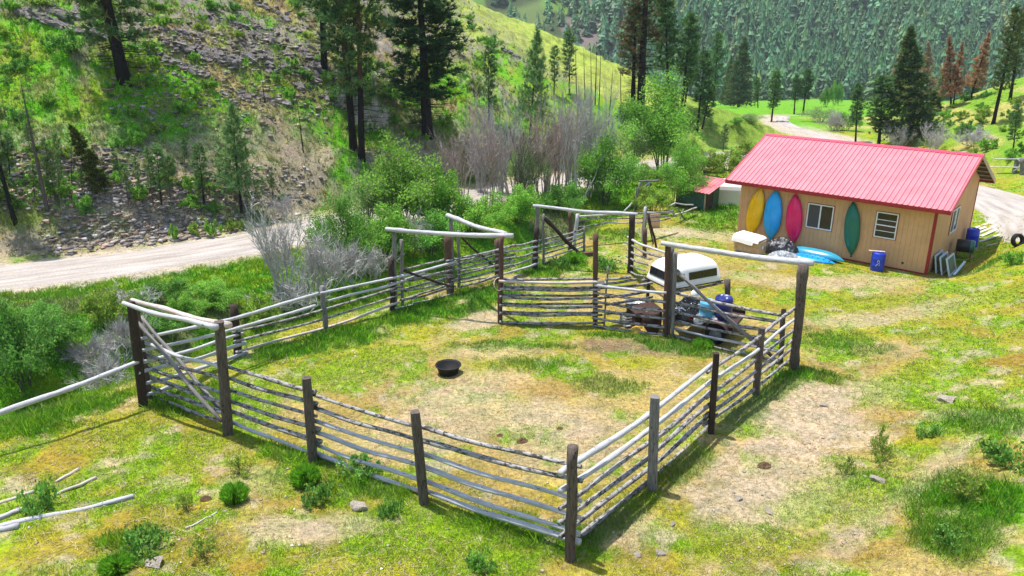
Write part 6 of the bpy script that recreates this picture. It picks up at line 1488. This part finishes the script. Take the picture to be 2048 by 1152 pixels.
# ---- grass and weeds
def grass(name, label, n, seed, rng_r, hgt, blades, wid, cfun, keep):
    g = np.random.default_rng(seed); r = np.exp(g.uniform(math.log(rng_r[0]), math.log(rng_r[1]), n)); a = g.uniform(-.66, .66, n); x = r*np.sin(a); y = r*np.cos(a)
    c, lush, z = ground_color(x, y); k = keep(g, x, y, lush, c); x, y, z, c, lush, r = x[k], y[k], z[k], c[k], lush[k], r[k]; n = len(x)
    K = blades; h = np.repeat(hgt(g, lush), K)[:, None]*g.uniform(.5, 1.3, (n*K, 1)); P = np.repeat(np.stack([x, y, z-.01], -1), K, 0)
    sp = np.repeat(.05+.05*lush, K)[:, None]; P[:, :2] += g.normal(size=(n*K, 2))*sp
    d = unit(np.concatenate([g.normal(size=(n*K, 2))*.55, np.ones((n*K, 1))], 1)); s = unit(np.cross(d, g.normal(size=(n*K, 3))))
    wv = np.repeat(np.maximum(wid, r*.00055), K)[:, None]*g.uniform(.7, 1.3, (n*K, 1))
    V = np.stack([P-s*wv, P+s*wv, P+d*h], 1); cc = np.repeat(cfun(g, c, lush), K, 0)*g.uniform(.75, 1.25, (n*K, 1))
    tb = TB(); tb.add(V, cc); o = link(name, tb.mesh(name, M['grass'])); return tag(o, label, 'grass', kind='stuff')
def okspot(x, y): return (house_dist(x, y) > .12) & (np.abs(pdist(x, y, ROAD)[0]) > 2.0)
def drv(x, y): return np.min([np.hypot(x-q[0], y-q[1]) for q in DRV], 0) > 3.0
def kp(g, x, y, lush, c):
    gr = c[:, 1]/np.maximum(c[:, 0], 1e-3); p = np.clip((gr-.78)*2.2, .10, 1); return okspot(x, y) & drv(x, y) & (g.random(len(x)) < p) & (y < 70)
def gcol(g, c, lush):
    t = (g.random((len(c), 1)) < .16); o = c*np.array([.92, 1.08, .85])*(1.1-.15*lush[:, None]); return np.where(t, np.array([[.42, .35, .15]])*(1-.6*lush[:, None])+o*.6*lush[:, None], o)
grass('grass', 'short green and yellow meadow grass around the corral and cabin', 150000, 61, (7.5, 62), lambda g, l: .06+.17*l*g.uniform(.5, 1.2, len(l)), 6, .0075, gcol, kp)
grass('tall_weeds', 'tall lush weeds along the fences and the creek bank', 24000, 63, (8, 50), lambda g, l: .12+.20*g.random(len(l)), 9, .014, lambda g, c, l: np.array([[.22, .46, .02]])*g.uniform(.6, 1.3, (len(c), 1))+np.array([[.10, .04, 0]])*g.random((len(c), 1)), lambda g, x, y, l, c: (l > .55) & ((x < 4.5) | (g.random(len(x)) < .3)) & okspot(x, y) & (fbm(x, y, .8, 3, 91) > .45))
grass('hill_grass', 'dry and green bunch grass over the left hillside', 85000, 65, (34, 105), lambda g, l: .16+.25*g.random(len(l)), 6, .02, lambda g, c, l: np.where(g.random((len(c), 1)) < .16, np.array([[.44, .40, .17]]), c*np.array([1.05, 1.18, .9])), lambda g, x, y, l, c: (pdist(x, y, ROAD)[0] > 3.2) & (g.random(len(x)) < ss(13, 3, pdist(x, y, ROAD)[2])*np.clip((c[:, 1]/np.maximum(c[:, 2], .01)-1.05)*1.2, .22, 1)))
def straw(n, seed):
    g = np.random.default_rng(seed); r = np.exp(g.uniform(math.log(8), math.log(40), n)); a = g.uniform(-.66, .66, n); x = r*np.sin(a); y = r*np.cos(a); c, l, z = ground_color(x, y)
    k = okspot(x, y) & drv(x, y) & (l < .6) & (fbm(x, y, .9, 3, 95) > .42); x, y, z, r = x[k], y[k], z[k], r[k]; n = len(x); t = g.uniform(0, 6.28, n); d = np.stack([np.cos(t), np.sin(t), g.uniform(-.05, .2, n)], -1); s_ = np.stack([-np.sin(t), np.cos(t), 0*t], -1)
    P = np.stack([x, y, z+.012], -1); L = g.uniform(.06, .26, (n, 1)); w_ = np.maximum(.004, r*.0004)[:, None]; tb = TB(); col = np.array([[.52, .42, .20], [.42, .33, .17], [.60, .52, .32], [.26, .17, .09], [.36, .25, .08]])[g.integers(0, 5, n)]*g.uniform(.7, 1.15, (n, 1))
    tb.add(np.stack([P-s_*w_, P+s_*w_, P+d*L], 1), col); tag(link('straw', tb.mesh('straw', M['grass'])), 'dry straw and stalks lying over the trampled ground', 'straw', kind='stuff')
straw(38000, 67)
# separate clumps near the camera
def blades(seed, R, H, n, cols):
    g = np.random.default_rng(seed); a = g.uniform(0, 6.28, n); r = g.random(n)**.6; P = np.stack([np.cos(a)*r*R*.55, np.sin(a)*r*R*.55, np.zeros(n)], -1)
    lean = np.stack([np.cos(a)*r, np.sin(a)*r, np.zeros(n)], -1)*.75+g.normal(size=(n, 3))*.18; d = unit(lean+np.array([0, 0, 1.0])); L = (H*g.uniform(.55, 1.15, n)*(1-.25*r))[:, None]
    s_ = unit(np.cross(d, g.normal(size=(n, 3)))); w_ = .011*g.uniform(.7, 1.4, (n, 1)); M_ = P+d*L*.6; T_ = P+unit(d+np.stack([np.cos(a), np.sin(a), -.3+a*0], -1)*.35)*L
    col = np.asarray(cols)[g.integers(0, len(cols), n)]*g.uniform(.65, 1.3, (n, 1)); tb = TB(); tb.add(np.stack([P-s_*w_, P+s_*w_, M_+s_*w_*.8, T_], 1), col)
    return dict(H=H, R=R, trunk=MB().tube([(0, 0, -.04), (0, 0, .05), (0, 0, H*.4)], [.012, .01, .004], 5).mesh('stems', M['grass']), crown=tb.mesh('foliage', M['grass']))
GB = [(.16, .44, .02), (.22, .50, .03), (.28, .50, .04), (.12, .34, .02)]
TU = [blades(71+i, .5, .42, 1500, GB) for i in range(2)]
B['tuft'], B['tuft2'] = TU; B['weed'] = bush(75, .5, .5, 700, .06, YGR+BRI[:1], 5, clumps=14); B['herb'] = bush(76, .6, .42, 900, .085, [(.15, .36, .05), (.20, .42, .07), (.11, .28, .05), (.26, .44, .08)], 5, clumps=40, dense=.3)
for (x, y, w_, h_, b, lab) in ((470, 1002, 56, 46, 'tuft', 'round dark green grass tussock alone in front of the second fence bay'), (612, 968, 60, 46, 'tuft2', 'bushy green tussock at the foot of the second fence post'), (640, 1000, 70, 40, 'herb', 'low spreading green clump below the tussock at the second post'), (480, 950, 60, 34, 'weed', 'thin pale weed clump behind the round tussock'),
        (785, 1030, 48, 40, 'herb', 'leafy green clump between flat stone and third post'), (375, 1018, 46, 38, 'weed', 'yellow green weed clump left of the brown dung'), (85, 1010, 76, 52, 'herb', 'dark leafy weed growing over the fallen logs'), (290, 1105, 110, 46, 'herb', 'spreading dark leafy weed near the thin stick'), (235, 1140, 70, 36, 'tuft2', 'green weed tuft at the bottom edge left'),
        (410, 1110, 70, 46, 'weed', 'yellow weed clump by the thin stick'), (715, 945, 80, 34, 'herb', 'green weed under the bottom rail inside the fence'), (965, 1140, 60, 44, 'herb', 'blue green thistle clump at the bottom edge'), (1752, 900, 40, 52, 'weed', 'pale flowering weed on the dry ground, upper one'), (1760, 925, 60, 46, 'weed', 'larger pale flowering weed on the dry ground'), (1688, 948, 40, 40, 'weed', 'small pale flowering weed beside the stone'),
        (1405, 694, 44, 20, 'tuft2', 'tall grass tuft under the gate braces'), (945, 622, 16, 36, 'herb', 'single tall dark green weed beside the path'), (1215, 540, 60, 26, 'herb', 'grey green weed in the stall behind the alley panel'), (1120, 535, 44, 24, 'herb', 'grey green weed by the opened far gate'), (1150, 524, 52, 22, 'tuft', 'dense green clump under the opened far gate'),
        (1860, 870, 56, 24, 'herb', 'green weed clump on the right bank, middle of the lush strip'), (2010, 930, 100, 44, 'herb', 'large lush weed clump on the right bank'), (1930, 1000, 100, 60, 'weed', 'bright yellow green weed clump on the right bank'), (1900, 1090, 80, 34, 'herb', 'green weed clump low on the right bank')):
    shrub(lab, (x, y), w_, h_, b, name='weed_clump', cat='weed')
# logs, sticks, dung
def log(label, a, b_, r, m, name='log', lift=.0):
    A, Bq_ = hit(*a), hit(*b_); A[2] += r*.8+lift; Bq_[2] += r*.8+lift; o = thing(name, label, name, A); pole(o, A, Bq_, r, M[m], 'log' if False else 'shaft', .15, .02, 10)
log('long white weathered log lying in the grass at the left edge', (-40, 1066), (268, 996), .055, 'pale'); log('short log end under the long white log', (-30, 1066), (38, 1056), .05, 'pale')
log('grey log lying behind the long white one', (-20, 1046), (60, 1016), .05, 'pale'); log('thin pale log reaching past the leafy weed', (-10, 1012), (68, 985), .035, 'rust'); log('thin pale pole end beyond the leafy weed', (112, 965), (158, 940), .032, 'rust'); log('slim bark pole lying right of the leafy weed', (112, 990), (192, 957), .03, 'rust')
log('thin pale stick lying in the dirt near the weeds', (372, 1058), (434, 1026), .018, 'rust', 'stick'); log('small pale stick on the right bank slope', (1880, 802), (1912, 797), .03, 'pale', 'stick')
M['dung'] = simple('dry_dung', (.17, .105, .06), .95, .4, 9, .1, .4)
for (x, y, s, lab) in ((1528, 934, .45, 'brown dry dung pile on the dirt patch'), (1045, 884, .4, 'brown dung pile in the corral near the front fence'), (412, 1000, .36, 'brown dung lump beside the yellow green weed'), (1120, 858, .25, 'small dung lump on bare dirt in the corral'), (1000, 872, .25, 'small dung heap near the far fence post')):
    p = hit(x, y); o = thing('dung_pile', lab, 'dung', p); part('lumps', heap(s*.62, s*.42, s*.26, int(x)), M['dung'], o)

# ---- the air of the valley
m = bpy.data.materials.new('haze'); m.use_nodes = True; n = m.node_tree.nodes; l = m.node_tree.links
n.remove(n['Principled BSDF']); pv = n.new('ShaderNodeVolumePrincipled'); pv.inputs['Color'].default_value = (.85, .92, 1, 1); pv.inputs['Density'].default_value = HAZE
l.new(pv.outputs[0], n['Material Output'].inputs['Volume'])
zlo, zhi = float(gz.min())-1, max(float(gz.max()), float(VV[:, 2].max()))+8
hzb = link('haze', MB().box(-1600, 1600, -1600, 1600, zlo, zhi).mesh('haze', m)); tag(hzb, 'thin bluish air filling the valley', 'haze', kind='stuff')
